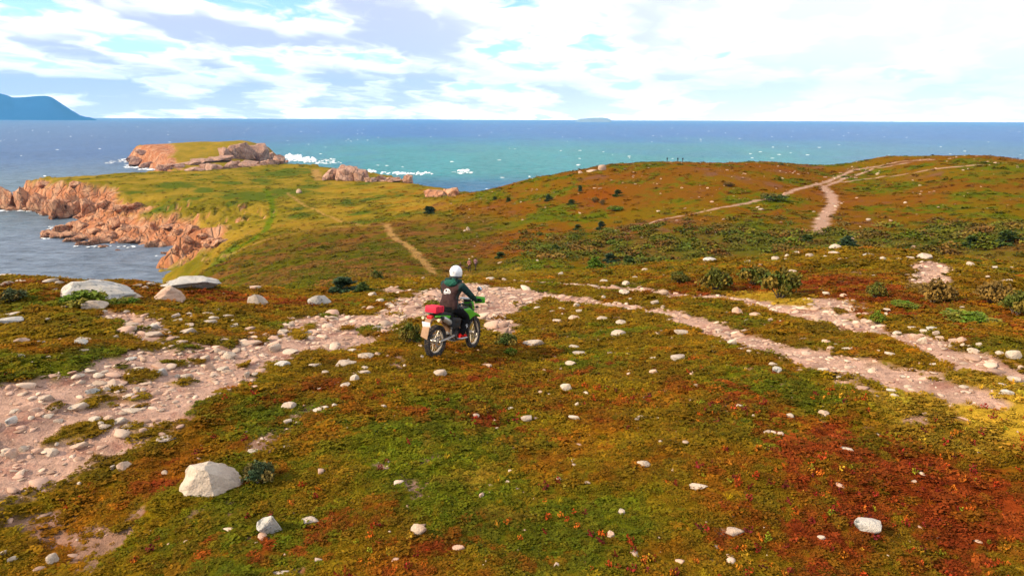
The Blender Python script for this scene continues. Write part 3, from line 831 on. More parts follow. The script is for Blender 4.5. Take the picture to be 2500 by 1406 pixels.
# single red, orange and yellow sprigs standing out of the near mats
x, y = samp(5200, 4.3, 13)
mk = masks(x, y)
k = (mk[0] < .25)
dens = fbm(x / 1.3, y / 1.3, 58, 3) + .8 * blobs(x, y, REDB) + .35 * fbm(x / .4, y / .4, 59, 2)
k &= (dens > .34) & (RNG.uniform(0, 1, len(x)) < .6)
x, y = x[k], y[k]
n = len(x)
pal = np.array([[.34, .05, .012], [.42, .11, .012], [.22, .022, .016], [.46, .24, .02], [.24, .22, .016], [.15, .02, .02]])
pc = .8 * pal[RNG.choice(6, n, p=[.26, .24, .18, .10, .10, .12])]
pv_, pf_, pa_ = leaf_cloud(26, 140, .20, flat=1.1, shell=.3, up=.2)
sc_ = RNG.uniform(.025, .055, n)
scatter_object('heath_sprigs', 'red and orange blueberry sprigs in the near heath', pv_, pf_, pa_, np.stack([x, y, ground(x, y) + .01], 1),
               np.stack([RNG.normal(0, .3, n), RNG.normal(0, .3, n), RNG.uniform(0, 6.28, n)], 1), np.stack([sc_, sc_, sc_ * RNG.uniform(.8, 1.6, n)], 1), jitter(pc, .2), M_LEAF)

# grass tufts: paths' edges, yellow grass, isthmus
x, y = samp(9000, 4.5, 34)
mk = masks(x, y); yb = blobs(x, y, YELB)
k = (RNG.uniform(0, 1, len(x)) < .10 + np.clip(yb, 0, 1) * .9 + .5 * (mk[0] > .1) * (mk[0] < .6)) & (mk[0] < .7)
x, y, yb = x[k], y[k], yb[k]; n = len(x)
base = lerp(OLIVE * 1.2, YELLOW * 1.1, np.clip(yb + .3 * RNG.uniform(0, 1, n), 0, 1)[:, None])
pv_, pf_, pa_ = blade_tuft(26, 150, 1.0, .8, .05)
sc_ = RNG.uniform(.05, .10, n)
scatter_object('grass', 'short yellow green grass tufts along the tracks', pv_, pf_, pa_, np.stack([x, y, ground(x, y) - .005], 1),
               np.stack([RNG.normal(0, .15, n), RNG.normal(0, .15, n), RNG.uniform(0, 6.28, n)], 1), np.stack([sc_, sc_, sc_], 1), jitter(base, .2), M_LEAF)

# thicket of knee-high bushes along the foot of the hill
x, y = samp(4200, 76, 150)
th = np.arctan2(x, y); r = np.hypot(x, y)
wgt = np.exp(-((r - 106 - 8 * fbm(x / 20, y / 20, 66, 2)) / 20) ** 2) * sstep(th, -.05, .14) * (.35 + .9 * sstep(fbm(x / 8, y / 10, 67, 3), -.2, .2))
mk = masks(x, y)
k = (RNG.uniform(0, 1, len(x)) < wgt * 1.3) & (mk[0] < .2)
x, y = x[k], y[k]; n = len(x)
tone = fbm(x / 6, y / 9, 62, 4) + .5 * RNG.normal(0, .4, n)
base = L3(np.broadcast_to(C_(.085, .088, .012), (n, 3)), C_(.150, .082, .018), sstep(tone, -.15, .3))
base = L3(base, C_(.105, .105, .010), (RNG.uniform(0, 1, n) < .25) * .8)
pv_, pf_, pa_ = leaf_cloud(110, 160, .11, flat=.8, shell=.4, up=.6)
sc_ = RNG.uniform(.55, 1.35, n)
scatter_object('thicket', 'knee high brown and green bushes along the foot of the hill', pv_, pf_, pa_, np.stack([x, y, ground(x, y) - .1], 1),
               np.stack([RNG.normal(0, .1, n), RNG.normal(0, .1, n), RNG.uniform(0, 6.28, n)], 1), np.stack([sc_ * 1.2, sc_ * 1.2, sc_ * .9], 1), jitter(base, .2), M_LEAF)

# ------------------------------------------------------------------ stones
def ico(sub):
    bm = bmesh.new(); bmesh.ops.create_icosphere(bm, subdivisions=sub, radius=1.0)
    V = np.array([v.co[:] for v in bm.verts]); Fc = np.array([[v.index for v in f.verts] for f in bm.faces]); bm.free()
    return V, Fc
def rock_shape(sub, seed, cuts=13, rough=.12, cut=(.38, .80), planes=()):
    """angular weathered stone of about unit radius"""
    g = np.random.default_rng(seed)
    V, Fc = ico(sub)
    for i in range(cuts):
        nn = g.normal(size=3); nn /= np.linalg.norm(nn)
        dd = g.uniform(*cut)
        e = V @ nn - dd
        V = V - np.clip(e, 0, None)[:, None] * nn * .92
    for nx, ny, nz_, dd in planes:
        nn = np.array([nx, ny, nz_]); nn = nn / np.linalg.norm(nn)
        V = V - np.clip(V @ nn - dd, 0, None)[:, None] * nn * .97
    V = V * (1 + .10 * np.sin(V[:, [1]] * 2.3 + g.uniform(0, 6)) + .08 * np.sin(V[:, [0]] * 3.1 + g.uniform(0, 6)))
    nz = fbm(V[:, 0] * 1.6 + seed * 3.3, V[:, 1] * 1.6 + V[:, 2] * 1.9, seed, 4)
    V = V * (1 + rough * nz)[:, None]
    V -= (V.max(0) + V.min(0)) / 2
    V /= (V.max(0) - V.min(0)) / 2
    return V, Fc
def rock_material(name, base, tint, lichen, dark, k=1.0, bmp=.05):
    m, t, bs = mat(name)
    oi = t.node('ShaderNodeObjectInfo'); tcn = t.node('ShaderNodeTexCoord')
    geo = t.node('ShaderNodeNewGeometry')
    pos = geo.outputs['Position']
    n1 = t.noise(pos, 2.2 * k, 6, .62); n2 = t.noise(pos, 9.0 * k, 5, .7); n3 = t.noise(pos, 45.0 * k, 3, .6)
    c = t.mix(t.smooth(n1, .38, .62), base, tint)
    c = t.mix(t.math('MULTIPLY', oi.outputs['Random'], .5), c, tuple(.5 * (a + b) * .86 for a, b in zip(base, tint)))
    lm = t.math('MULTIPLY', t.smooth(n2, .54, .66), lichen)
    c = t.mix(lm, c, dark)
    if k < 1:
        vo = t.node('ShaderNodeTexVoronoi', feature='DISTANCE_TO_EDGE'); t.l.new(t.mapping(pos, scale=(1, 1, .5)), vo.inputs['Vector']); vo.inputs['Scale'].default_value = .38
        crack = t.smooth(vo.outputs['Distance'], 0.0, .07)
        c = t.mix(t.math('MULTIPLY', t.math('SUBTRACT', 1.0, crack), .6), c, dark)
        sz_ = t.node('ShaderNodeSeparateXYZ'); t.l.new(pos, sz_.inputs[0])
        wet = t.smooth(t.math('ADD', sz_.outputs[2], t.math('MULTIPLY', n1, 2.0)), SEA_Z + 1.2, SEA_Z + 3.0, .8, 0.0)
        c = t.mix(wet, c, (.10, .055, .04))
    v = t.math('ADD', t.math('MULTIPLY', n3, .5), .75)
    t.put(bs.inputs['Base Color'], t.vmath('SCALE', c, v))
    bs.inputs['Roughness'].default_value = .85; bs.inputs['Specular IOR Level'].default_value = .2
    bp = t.node('ShaderNodeBump'); bp.inputs['Strength'].default_value = .7; bp.inputs['Distance'].default_value = bmp
    t.put(bp.inputs['Height'], t.math('ADD', t.math('ADD', n2, t.math('MULTIPLY', n3, .4)), crack if k < 1 else 0.0)); t.l.new(bp.outputs[0], bs.inputs['Normal'])
    return m
MR_PALE = rock_material('pale_granite', (.54, .44, .34), (.43, .32, .24), .6, (.20, .16, .12))
MR_PINK = rock_material('pink_granite', (.54, .32, .22), (.48, .36, .26), .45, (.20, .14, .12))
MR_LICH = rock_material('lichen_granite', (.54, .47, .39), (.38, .36, .34), .95, (.10, .105, .10))
MR_SHORE = rock_material('shore_rock', (.44, .175, .085), (.56, .31, .18), .85, (.10, .052, .038), .16, .6)
MR_CRAG = rock_material('crag_rock', (.52, .32, .23), (.40, .20, .13), .8, (.085, .055, .05), .13, .7)

def sharp(me, deg=38):
    me.set_sharp_from_angle(angle=math.radians(deg))
ROCKM = {}
def rock_mesh(kind, i, sub, m, **kw):
    key = (kind, i)
    if key not in ROCKM:
        V, Fc = rock_shape(sub, 200 + i * 7 + len(kind), **kw)
        me = mesh_np('stone', V, Fc); sharp(me); me.materials.append(m)
        ROCKM[key] = me
    return ROCKM[key]
KM = {'p': MR_PALE, 'k': MR_PINK, 'l': MR_LICH, 's': MR_SHORE, 'c': MR_CRAG}

# (px centre, py foot, width px, height px, colour)
STONES = [
 (305,1147,38,20,'k'),(275,1147,14,10,'p'),(660,1309,65,50,'l'),(130,1381,30,28,'p'),(32,1371,26,13,'p'),(10,1355,18,10,'p'),(194,1184,10,7,'p'),(405,1079,50,10,'p'),(293,1037,45,18,'p'),(258,1048,30,10,'p'),
 (247,1041,15,11,'p'),(266,1028,28,12,'k'),(232,1028,32,10,'p'),(350,1057,20,11,'k'),(198,1098,50,16,'k'),(140,1090,12,8,'p'),(127,1114,36,15,'p'),(92,1108,28,12,'k'),(60,1104,24,15,'p'),(30,1121,30,22,'k'),(15,1114,26,14,'p'),
 (760,1279,52,14,'p'),(1023,1307,44,26,'k'),(1120,1345,34,12,'k'),(1175,1216,14,12,'k'),(690,1406,48,10,'p'),(703,1036,22,11,'p'),(810,1034,10,8,'p'),(700,1093,20,5,'p'),(620,1104,36,6,'p'),
 (1285,1031,30,14,'p'),(1403,1027,36,13,'p'),(1572,1142,38,18,'p'),(1612,1084,10,9,'p'),(1555,1027,12,6,'p'),(1607,1024,12,5,'p'),(1365,1174,14,10,'p'),(1517,1257,20,14,'p'),(1490,1313,22,15,'k'),(1705,1195,50,14,'p'),(1795,1308,55,15,'k'),
 (2067,1102,36,9,'p'),(2145,1064,22,5,'p'),(1928,1021,22,10,'p'),(2010,1018,28,14,'k'),(2115,1303,66,32,'l'),(2005,1318,22,10,'p'),(2390,1325,30,6,'k'),(1840,1018,10,7,'p'),
 (1302,848,58,18,'p'),(1402,851,32,8,'p'),(1415,868,38,9,'p'),(1392,893,32,13,'p'),(1510,822,42,15,'p'),(1516,792,30,11,'p'),(1470,783,30,10,'p'),(1400,783,32,13,'k'),(1363,789,32,11,'p'),(1408,751,20,11,'p'),(1413,764,17,8,'p'),(1371,760,24,9,'p'),
 (1349,762,16,5,'p'),(1311,755,20,7,'p'),(1322,786,18,5,'p'),(1523,720,30,13,'p'),(1473,730,13,9,'p'),(1620,721,27,12,'k'),(1598,744,22,10,'p'),(1620,753,16,7,'p'),(1528,697,22,10,'p'),(1553,682,24,7,'p'),(1474,690,23,8,'p'),(1574,668,18,12,'p'),(1369,668,15,11,'p'),
 (1539,735,13,9,'p'),(1800,770,30,19,'k'),(1844,777,34,13,'k'),(1662,818,38,12,'p'),(1756,823,22,12,'p'),(1787,846,26,18,'p'),(1808,857,20,8,'p'),(1829,861,15,7,'p'),(1605,818,17,7,'p'),(1466,810,14,6,'k'),(1655,882,45,16,'p'),(1597,914,27,14,'k'),(1490,866,18,8,'k'),
 (1596,877,20,5,'p'),(1743,860,13,5,'p'),(1642,827,10,5,'p'),(1382,956,32,18,'p'),(1319,965,15,9,'k'),(1409,993,12,11,'p'),(1193,899,18,9,'k'),(1167,858,12,6,'k'),(1163,1022,18,12,'p'),(1807,1000,26,13,'p'),(1247,1000,18,7,'p'),(1533,866,14,4,'p'),(1572,974,8,5,'p'),
 (1880,787,13,10,'k'),(1904,790,13,8,'p'),(1830,788,28,7,'p'),(2018,840,26,11,'k'),(2028,857,24,10,'k'),(2069,856,28,8,'p'),(2040,846,10,7,'p'),(1969,866,26,8,'p'),(2134,906,16,9,'k'),(2073,900,24,7,'p'),(2010,906,30,7,'p'),(1897,912,24,16,'l'),(1887,893,24,8,'p'),
 (2047,926,13,8,'p'),(2177,958,28,9,'p'),(2184,971,26,9,'p'),(2217,947,22,7,'p'),(2205,924,20,7,'p'),(2172,868,26,7,'p'),(2277,893,16,6,'p'),(2353,949,26,8,'p'),(2363,961,14,6,'p'),(2447,942,22,6,'p'),(2457,965,36,13,'l'),(2474,932,32,12,'p'),(2423,889,22,10,'k'),(2492,903,18,9,'k'),
 (2473,879,38,23,'p'),(2440,866,22,9,'p'),(2232,831,27,15,'k'),(2252,842,26,20,'p'),(2230,806,28,10,'p'),(2255,816,22,13,'p'),(2278,807,34,10,'l'),(2284,821,18,12,'k'),(2295,831,26,11,'k'),(2326,839,22,12,'k'),(2349,838,26,14,'k'),(2326,849,24,8,'p'),(2352,848,18,9,'k'),(2390,849,20,11,'p'),
 (2376,861,30,10,'p'),(2190,818,24,10,'p'),(2369,851,16,8,'p'),(2167,761,23,9,'p'),(2168,773,22,9,'p'),(2016,722,20,9,'p'),(2059,726,18,9,'k'),(2349,754,13,6,'p'),(2178,803,14,5,'p'),
 (2038,612,32,17,'p'),(2036,620,28,7,'p'),(2015,630,15,6,'p'),(2256,635,42,15,'p'),(2224,633,24,6,'p'),(2368,650,20,10,'p'),(2195,636,18,6,'p'),(2156,635,18,8,'p'),(2122,628,36,8,'l'),(2314,667,12,7,'p'),(2411,681,11,7,'p'),(2464,688,20,7,'p'),(2133,676,10,5,'p'),(2423,656,24,6,'p'),(2468,656,16,5,'p'),
 (1733,640,36,12,'l'),(1824,642,18,6,'p'),(1893,636,20,9,'p'),(1921,630,13,9,'p'),(1920,636,13,5,'p'),(1942,620,26,7,'p'),(1978,628,26,10,'p'),(1877,646,14,5,'p'),(1757,655,14,7,'p'),(1936,669,24,10,'p'),
 (314,734,72,22,'p'),(235,759,66,24,'p'),(20,698,32,12,'p'),(28,770,52,6,'p'),(27,790,58,14,'l'),(54,838,38,14,'k'),(98,840,28,7,'l'),(200,842,32,14,'l'),(205,833,46,8,'p'),(283,827,18,9,'p'),(204,858,28,5,'p'),(118,781,18,5,'p'),(134,709,14,6,'p'),(376,806,40,17,'l'),(380,823,50,15,'p'),
 (157,755,20,8,'p'),(254,763,20,6,'p'),(310,765,20,6,'p'),(325,812,22,14,'p'),(64,690,50,9,'p'),(122,691,45,10,'p'),(54,666,22,7,'p'),(15,669,40,10,'p'),(189,673,30,6,'p'),(133,674,24,6,'p'),(145,693,24,7,'p'),(352,686,18,7,'p'),(366,698,28,8,'p'),(336,701,25,7,'k'),
 (630,749,54,29,'p'),(781,750,62,31,'l'),(461,772,20,9,'p'),(430,777,23,10,'p'),(435,788,24,9,'p'),(468,776,14,7,'p'),(507,770,32,8,'p'),(521,780,28,8,'p'),(510,794,46,13,'p'),(526,799,16,8,'p'),(556,775,32,7,'p'),(533,760,13,6,'p'),(569,785,11,5,'p'),(571,802,25,10,'p'),(462,818,46,19,'p'),
 (432,827,20,6,'p'),(443,841,36,11,'k'),(458,798,32,7,'k'),(608,808,35,9,'k'),(710,799,22,9,'p'),(690,818,32,14,'p'),(754,817,28,12,'p'),(608,844,70,13,'k'),(672,862,34,19,'p'),(560,878,37,19,'p'),(530,862,24,14,'p'),(502,883,26,15,'p'),(531,880,17,9,'k'),(710,864,46,11,'p'),(690,897,42,15,'l'),(770,896,36,9,'p'),
 (512,906,30,20,'k'),(546,908,34,16,'p'),(435,923,18,10,'p'),(603,924,15,14,'p'),(622,918,18,9,'p'),(520,923,18,9,'p'),(457,926,34,14,'p'),(792,910,16,6,'p'),(441,868,20,8,'p'),
 (51,873,20,9,'p'),(120,875,15,7,'p'),(349,885,21,13,'k'),(320,880,30,8,'l'),(392,918,37,18,'l'),(224,911,34,9,'p'),(243,924,30,13,'p'),(256,914,20,9,'p'),(200,937,20,8,'p'),(197,921,22,8,'p'),(227,961,36,14,'l'),(261,956,20,12,'p'),(115,981,40,16,'p'),(194,1006,52,18,'p'),(338,904,30,9,'p'),(85,1004,30,8,'k'),
 (131,1009,24,13,'k'),(35,1008,24,9,'p'),(117,1022,32,10,'p'),(78,1025,18,10,'p'),(98,1017,24,9,'k'),(30,1039,28,18,'l'),(144,1034,24,10,'p'),(333,956,20,11,'k'),(349,955,18,8,'p'),(318,967,26,7,'p'),(320,1008,60,9,'p'),
 (866,933,26,18,'p'),(891,903,18,9,'p'),(890,915,38,12,'p'),(843,947,30,11,'p'),(846,894,58,13,'p'),(895,878,42,16,'p'),(922,869,16,9,'k'),(795,912,18,5,'p'),(1076,921,38,17,'p'),(988,898,10,7,'p'),(1031,876,9,8,'p'),(822,938,14,4,'p'),(706,1000,42,17,'p'),(784,1005,50,13,'p'),(817,994,18,9,'p'),(936,997,18,8,'p'),
 (780,952,12,5,'p'),(758,961,18,4,'p'),(910,726,24,12,'p'),(928,738,25,8,'p'),(951,749,25,10,'p'),(923,809,34,15,'p'),(908,756,30,8,'k'),(820,846,28,10,'p'),(957,769,15,9,'p'),(1034,685,11,8,'k'),(614,673,26,8,'k'),(664,698,12,7,'p'),(615,707,50,8,'k'),(860,859,30,7,'p'),
 (1143,564,11,10,'k'),(1470,418,22,14,'k'),(1445,420,30,5,'k'),(1417,424,12,6,'k'),(730,473,15,10,'k'),(2120,540,14,6,'p'),(2210,497,9,4,'p'),(1858,514,15,5,'p'),(1197,690,26,14,'p'),(1178,705,20,8,'p'),
]
BIG = [  # hand-described boulders
 (520,1213,162,80,'p','weathered cream granite boulder with a crack, standing alone in the lower heath','boulder'),
 (232,737,198,60,'l','long grey boulder mottled with black lichen above the gravel fork','boulder'),
 (405,741,98,46,'k','pink rounded boulder spotted with lichen beside the long grey one','boulder'),
 (467,707,152,32,'l','flat pale slab of rock on the brow above the bay','boulder'),
]
BIGP = [[(-.90, -.15, .42, .60), (.66, -.05, .75, .34), (-.55, -.80, .30, .42), (.45, -.80, .40, .40), (-.1, .15, 1, .62)],
        [(-.94, 0, .34, .60), (.74, 0, .68, .52), (-.3, -.85, .5, .5), (.2, -.8, .6, .45)],
        [(.95, 0, .30, .74), (-.75, 0, .66, .36), (.2, -.9, .35, .55), (-.4, -.7, .6, .5)],
        [(0, 0, 1, .55), (-.6, 0, .8, .66), (.72, 0, .70, .70), (0, -.9, -.4, .5)]]
LANDMARKS = [(1100, 800, 'the motorcycle'), (520, 1180, 'the cracked cream boulder'), (232, 715, 'the long grey lichen boulder'), (410, 725, 'the pink lichen boulder'),
 (1905, 700, 'the roundest green bush'), (2280, 715, 'the brown autumn bush'), (2045, 608, 'the knoll top'), (830, 695, 'the dark juniper'),
 (2275, 825, 'the stone heap'), (1235, 835, 'the front wheel sprout'), (1650, 770, 'the lower track'), (2150, 905, 'the lower track end'),
 (330, 810, 'the gravel fork'), (180, 950, 'the wide gravel patch'), (600, 850, 'the gravel track middle'), (2050, 1200, 'the red heath'), (1350, 1250, 'the green heath in front')]
_used = {}
ORD = ['nearest', 'second', 'third', 'fourth', 'fifth', 'sixth', 'seventh', 'eighth', 'ninth', 'tenth', 'eleventh', 'twelfth', 'thirteenth', 'fourteenth', 'fifteenth', 'sixteenth', 'seventeenth', 'eighteenth', 'nineteenth', 'twentieth']
def stone_labels(lst):
    cells = {}
    for i, s in enumerate(lst):
        k = min(range(len(LANDMARKS)), key=lambda q: (s[0] - LANDMARKS[q][0]) ** 2 + (1.7 * (s[1] - LANDMARKS[q][1])) ** 2)
        dx = s[0] - LANDMARKS[k][0]; dy = 1.7 * (s[1] - LANDMARKS[k][1])
        side = ('right of' if dx > 0 else 'left of') if abs(dx) > abs(dy) else ('in front of' if dy > 0 else 'beyond')
        cells.setdefault((k, side), []).append((dx * dx + dy * dy, i))
    lab = {}
    for (k, side), v in cells.items():
        v.sort()
        for rank, (_, i) in enumerate(v):
            s = lst[i]
            size = 'small' if s[2] < 18 else ('middling' if s[2] < 34 else 'large')
            shp = 'flat' if s[3] < .3 * s[2] else ('rounded' if s[3] > .55 * s[2] else 'low')
            colr = {'p': 'cream', 'k': 'pink', 'l': 'grey lichened'}[s[4]]
            o_ = ORD[rank] if rank < len(ORD) else 'outermost'
            lab[i] = f'{size} {shp} {colr} stone, {o_} one {side} {LANDMARKS[k][2]}'
    return lab
LAB = stone_labels(STONES)
NV = 9
def place_stone(px, py, wp, hp, kind, name, label, group, seed, big=False, rmin=0.0):
    g = random.Random(seed)
    p = at(px, min(py, 1405) - hp * .12, rmin)
    if rmin == 0 and math.hypot(p.x, p.y) > 58:      # just behind the brow: it lies on the brow
        v = ray(px, py); hh = math.hypot(v.x, v.y); rs_ = np.arange(18, 46, .5)
        zs_ = ground(v.x / hh * rs_, v.y / hh * rs_); r_ = float(rs_[np.argmax((zs_ - CAM_Z) / rs_)]) + g.uniform(-2.0, .6)
        p = Vector((v.x / hh * r_, v.y / hh * r_, float(ground(np.array([v.x / hh * r_]), np.array([v.y / hh * r_]))[0])))
    k = pxm(p)
    W = wp * k * .92; Hh = hp * k * .92
    i = g.randrange(NV)
    if big:
        me = rock_mesh('big' + kind + str(seed), i, 5, KM[kind], cuts=5, rough=.17, cut=(.72, .9), planes=big)
    else:
        me = rock_mesh(kind, i, 3 if wp > 26 else 2, KM[kind])
    o = bpy.data.objects.new(name, me)
    depth = W * g.uniform(.55, .8)
    R_h = math.hypot(p.x, p.y); q_ = Vector((p.x, p.y, 0)) * (1 + depth * .3 / R_h)
    p = Vector((q_.x, q_.y, float(ground(np.array([q_.x]), np.array([q_.y]))[0])))
    el = math.atan2(CAM_Z - p.z, math.hypot(p.x, p.y))
    hv = max((Hh - depth * .35 * math.sin(el)) / math.cos(el), .35 * Hh) * 1.25
    o.scale = (W / 2, depth / 2, hv * .74)
    o.rotation_euler = (g.uniform(-.12, .12), g.uniform(-.14, .14), -math.atan2(p.x, p.y) + g.uniform(-.3, .3))
    o.location = (p.x, p.y, p.z + hv * (.08 + .14 * g.random()))
    if big:
        o.rotation_euler = (0, 0, -math.atan2(p.x, p.y)); o.location = (p.x, p.y, p.z + hv * .16); o.scale[2] = hv * .60
    tag(o, label, 'boulder' if big else 'stone', group)
    return link(o)
for i, s in enumerate(STONES):
    place_stone(*s, 'stone', LAB[i], 'loose stones on the heath and tracks', 1000 + i, rmin=100 if (s[1] < 600) else 0)
for i, s in enumerate(BIG):
    place_stone(*s[:5], 'boulder', s[5], 'large boulders', 3 + i, big=BIGP[i])

# gravel, pebbles and the countless small stones
def pebble_material():
    m, t, bs = mat('pebbles')
    a = t.node('ShaderNodeAttribute', attribute_name='hue', attribute_type='INSTANCER')
    geo = t.node('ShaderNodeNewGeometry')
    nn = t.noise(geo.outputs['Position'], 30.0, 3, .6)
    t.put(bs.inputs['Base Color'], t.vmath('SCALE', a.outputs['Color'], t.math('ADD', t.math('MULTIPLY', nn, .6), .7)))
    bs.inputs['Roughness'].default_value = .9; bs.inputs['Specular IOR Level'].default_value = .15
    return m
M_PEB = pebble_material()
x1, y1 = samp(60000, 4.5, 16); m1 = masks(x1, y1); k1 = (RNG.uniform(0, 1, 60000) < (m1[0] * .26 * (.35 + .9 * sstep(fbm(x1 / 1.1, y1 / 1.1, 83, 3), -.25, .35)) + .06 * m1[3] + .010))
x2, y2 = samp(60000, 16, 46); m2 = masks(x2, y2); k2 = (RNG.uniform(0, 1, 60000) < (m2[0] * 1.0 * (.35 + .9 * sstep(fbm(x2 / 1.1, y2 / 1.1, 83, 3), -.25, .35)) + .010))
x3, y3 = samp(30000, 46, 300); m3 = masks(x3, y3)
nb3 = fbm(x3 / 26, y3 / 30, 85, 3)
k3 = (RNG.uniform(0, 1, 30000) < (.30 * (m3[0] > .2) + .030 + .30 * sstep(nb3, .05, .45) * sstep(np.arctan2(x3, y3), .1, .35) * sstep(np.hypot(x3, y3), 130, 200))) & (ground(x3, y3, GSD) > 16) & (np.arctan2(x3, y3) > -.1)
# two more drifts of stones: the knoll brow and the rim above the bay
xs = np.concatenate([x1[k1], x2[k2], x3[k3]]); ys = np.concatenate([y1[k1], y2[k2], y3[k3]])
sz = np.concatenate([.012 + .05 * RNG.uniform(0, 1, k1.sum()) ** 3.4, .02 + .085 * RNG.uniform(0, 1, k2.sum()) ** 2.9, .08 + .34 * RNG.uniform(0, 1, k3.sum()) ** 2.2])
onp = np.concatenate([m1[0][k1], m2[0][k2], m3[0][k3]])
sz = np.where((RNG.uniform(0, 1, len(sz)) < .06) & (sz < .12) & (onp > .5), sz * 2.2 + .02, sz)
n = len(xs)
cols = np.where((RNG.uniform(0, 1, n) < .5)[:, None], C_(.56, .40, .29), C_(.47, .29, .205)) * RNG.uniform(.6, 1.15, n)[:, None]
pk = RNG.integers(0, 2, n)
for vi in range(2):
    V, Fc = rock_shape(2, 330 + vi, cuts=6, rough=.12)
    s = pk == vi; c_ = s.sum()
    q = sz[s]
    scatter_object('pebbles', ['loose pebbles and small stones on the tracks', 'broken pale stones strewn over track and heath'][vi], V, Fc, np.ones(len(V)),
                   np.stack([xs[s], ys[s], ground(xs[s], ys[s]) + q * .06], 1), np.stack([RNG.uniform(-.3, .3, c_), RNG.uniform(-.3, .3, c_), RNG.uniform(0, 6.28, c_)], 1),
                   np.stack([q * RNG.uniform(.8, 1.7, c_), q * RNG.uniform(.7, 1.2, c_), q * RNG.uniform(.3, .6, c_)], 1), cols[s], M_PEB, smooth=False)

# ------------------------------------------------------------------ shore rocks and crags
_ones = ['', 'first', 'second', 'third', 'fourth', 'fifth', 'sixth', 'seventh', 'eighth', 'ninth', 'tenth', 'eleventh', 'twelfth', 'thirteenth', 'fourteenth', 'fifteenth', 'sixteenth', 'seventeenth', 'eighteenth', 'nineteenth']
_tens = {2: ('twentieth', 'twenty'), 3: ('thirtieth', 'thirty'), 4: ('fortieth', 'forty'), 5: ('fiftieth', 'fifty'), 6: ('sixtieth', 'sixty')}
def ordinal(n):
    if n < 20: return _ones[n]
    a, b = divmod(n, 10)
    return _tens[a][0] if b == 0 else _tens[a][1] + '-' + _ones[b]

def at_sea(px, py):
    v = ray(px, py); s = (SEA_Z - CAM_Z) / v.z
    return Vector((v.x * s, v.y * s, SEA_Z))
def place_crag(px, py, wp, hp, kind, label, group, seed, rmin=150.0, sea=False, sink=.30):
    g = random.Random(seed)
    p = at_sea(px, py) if sea else at(px, py, rmin)
    k = pxm(p); W = wp * k; Hh = hp * k
    i = g.randrange(10)
    me = rock_mesh('crag' + kind, i, 4, KM[kind], cuts=18, rough=.36, cut=(.45, .85))
    o = bpy.data.objects.new('shore_rock', me)
    o.scale = (W / 2, W * g.uniform(.35, .5), Hh * .66)
    o.rotation_euler = (g.uniform(-.15, .15), g.uniform(-.15, .15), g.uniform(0, 6.28) if W < Hh * 1.6 else g.choice((0, math.pi)) + g.uniform(-.35, .35) - math.atan2(p.x, p.y))
    o.location = (p.x, p.y, p.z + Hh * (.66 - sink) * .62)
    return link(tag(o, label, 'rock', group))

g_ = random.Random(5)
CLIFF = [(0,512,44,46),(22,511,46,58),(58,508,46,56),(95,514,46,46),(138,522,44,42),(178,526,44,38),(215,517,42,34),(35,517,38,16),(78,520,38,15),(118,528,38,16),(160,533,40,15),(198,531,36,12),(252,508,44,22),(292,512,44,14),(150,500,40,18),(330,505,36,12),(20,470,40,22),(110,455,34,14),(185,455,30,14)]
TONG = []
for i in range(46):
    f = g_.random()
    px = 112 + 425 * f
    top = np.interp(px, [105, 180, 260, 420, 490, 545], [566, 545, 528, 545, 552, 570]); bot = np.interp(px, [105, 160, 290, 420, 480, 550], [579, 585, 601, 622, 612, 595])
    py = top + (bot - top) * (g_.random() ** .7)
    TONG.append((px, py, g_.uniform(16, 46), g_.uniform(8, 22)))
HEAD = [(590,386,70,40),(628,390,52,44),(656,397,38,28),(682,400,30,24),(556,384,46,26),(535,393,66,13),(497,397,60,11),(466,402,50,10),(520,419,60,20),(478,424,50,12),(562,415,52,20),(612,411,62,16),(336,401,40,22),(362,411,40,18),(320,393,24,13),(402,414,40,12),(350,378,44,14),(385,432,30,14),(430,408,40,10),(644,405,40,12),(665,404,34,14)]
DARK = [(815,438,56,28),(850,441,60,34),(884,441,44,30),(928,443,42,15),(962,444,42,12),(996,446,32,21),(905,444,30,12)]
ORNG = [(1068,481,64,22),(1102,480,44,24),(1045,470,24,8)]
for lst, kind, where, rmin, sink in ((CLIFF, 's', 'on the sunlit cliff', 250, .2), (TONG, 's', 'on the low rock tongue', 200, .35), (HEAD, 'c', 'on the far headland', 520, .2), (DARK, 'c', 'in the dark crag row', 330, .15), (ORNG, 's', 'of the orange cliff by the saddle', 250, .2)):
    lst = sorted(lst)
    for i, (px, py, wp, hp) in enumerate(lst):
        colr = 'orange pink' if kind == 's' else 'mottled dark pink'
        place_crag(px, py, wp, hp, kind, f'{colr} shore rock, {ordinal(i + 1)} from the left {where}', 'rocks of the shore', 400 + i + int(rmin), rmin, sink=sink)
SEAR = [(98,523,18,9),(288,613,13,6),(165,590,24,11),(200,597,30,9),(252,604,24,7),(112,581,22,9),(700,398,12,8),(316,395,14,5),(405,622,24,10),(120,578,36,15),(142,581,38,17),(168,580,42,19),(192,588,42,18),(130,569,30,10),(225,596,40,16)]
for i, (px, py, wp, hp) in enumerate(sorted(SEAR)):
    place_crag(px, py, wp, hp, 's', f'wet orange rock standing in the water, {ordinal(i + 1)} from the left', 'rocks in the water', 700 + i, sea=True)

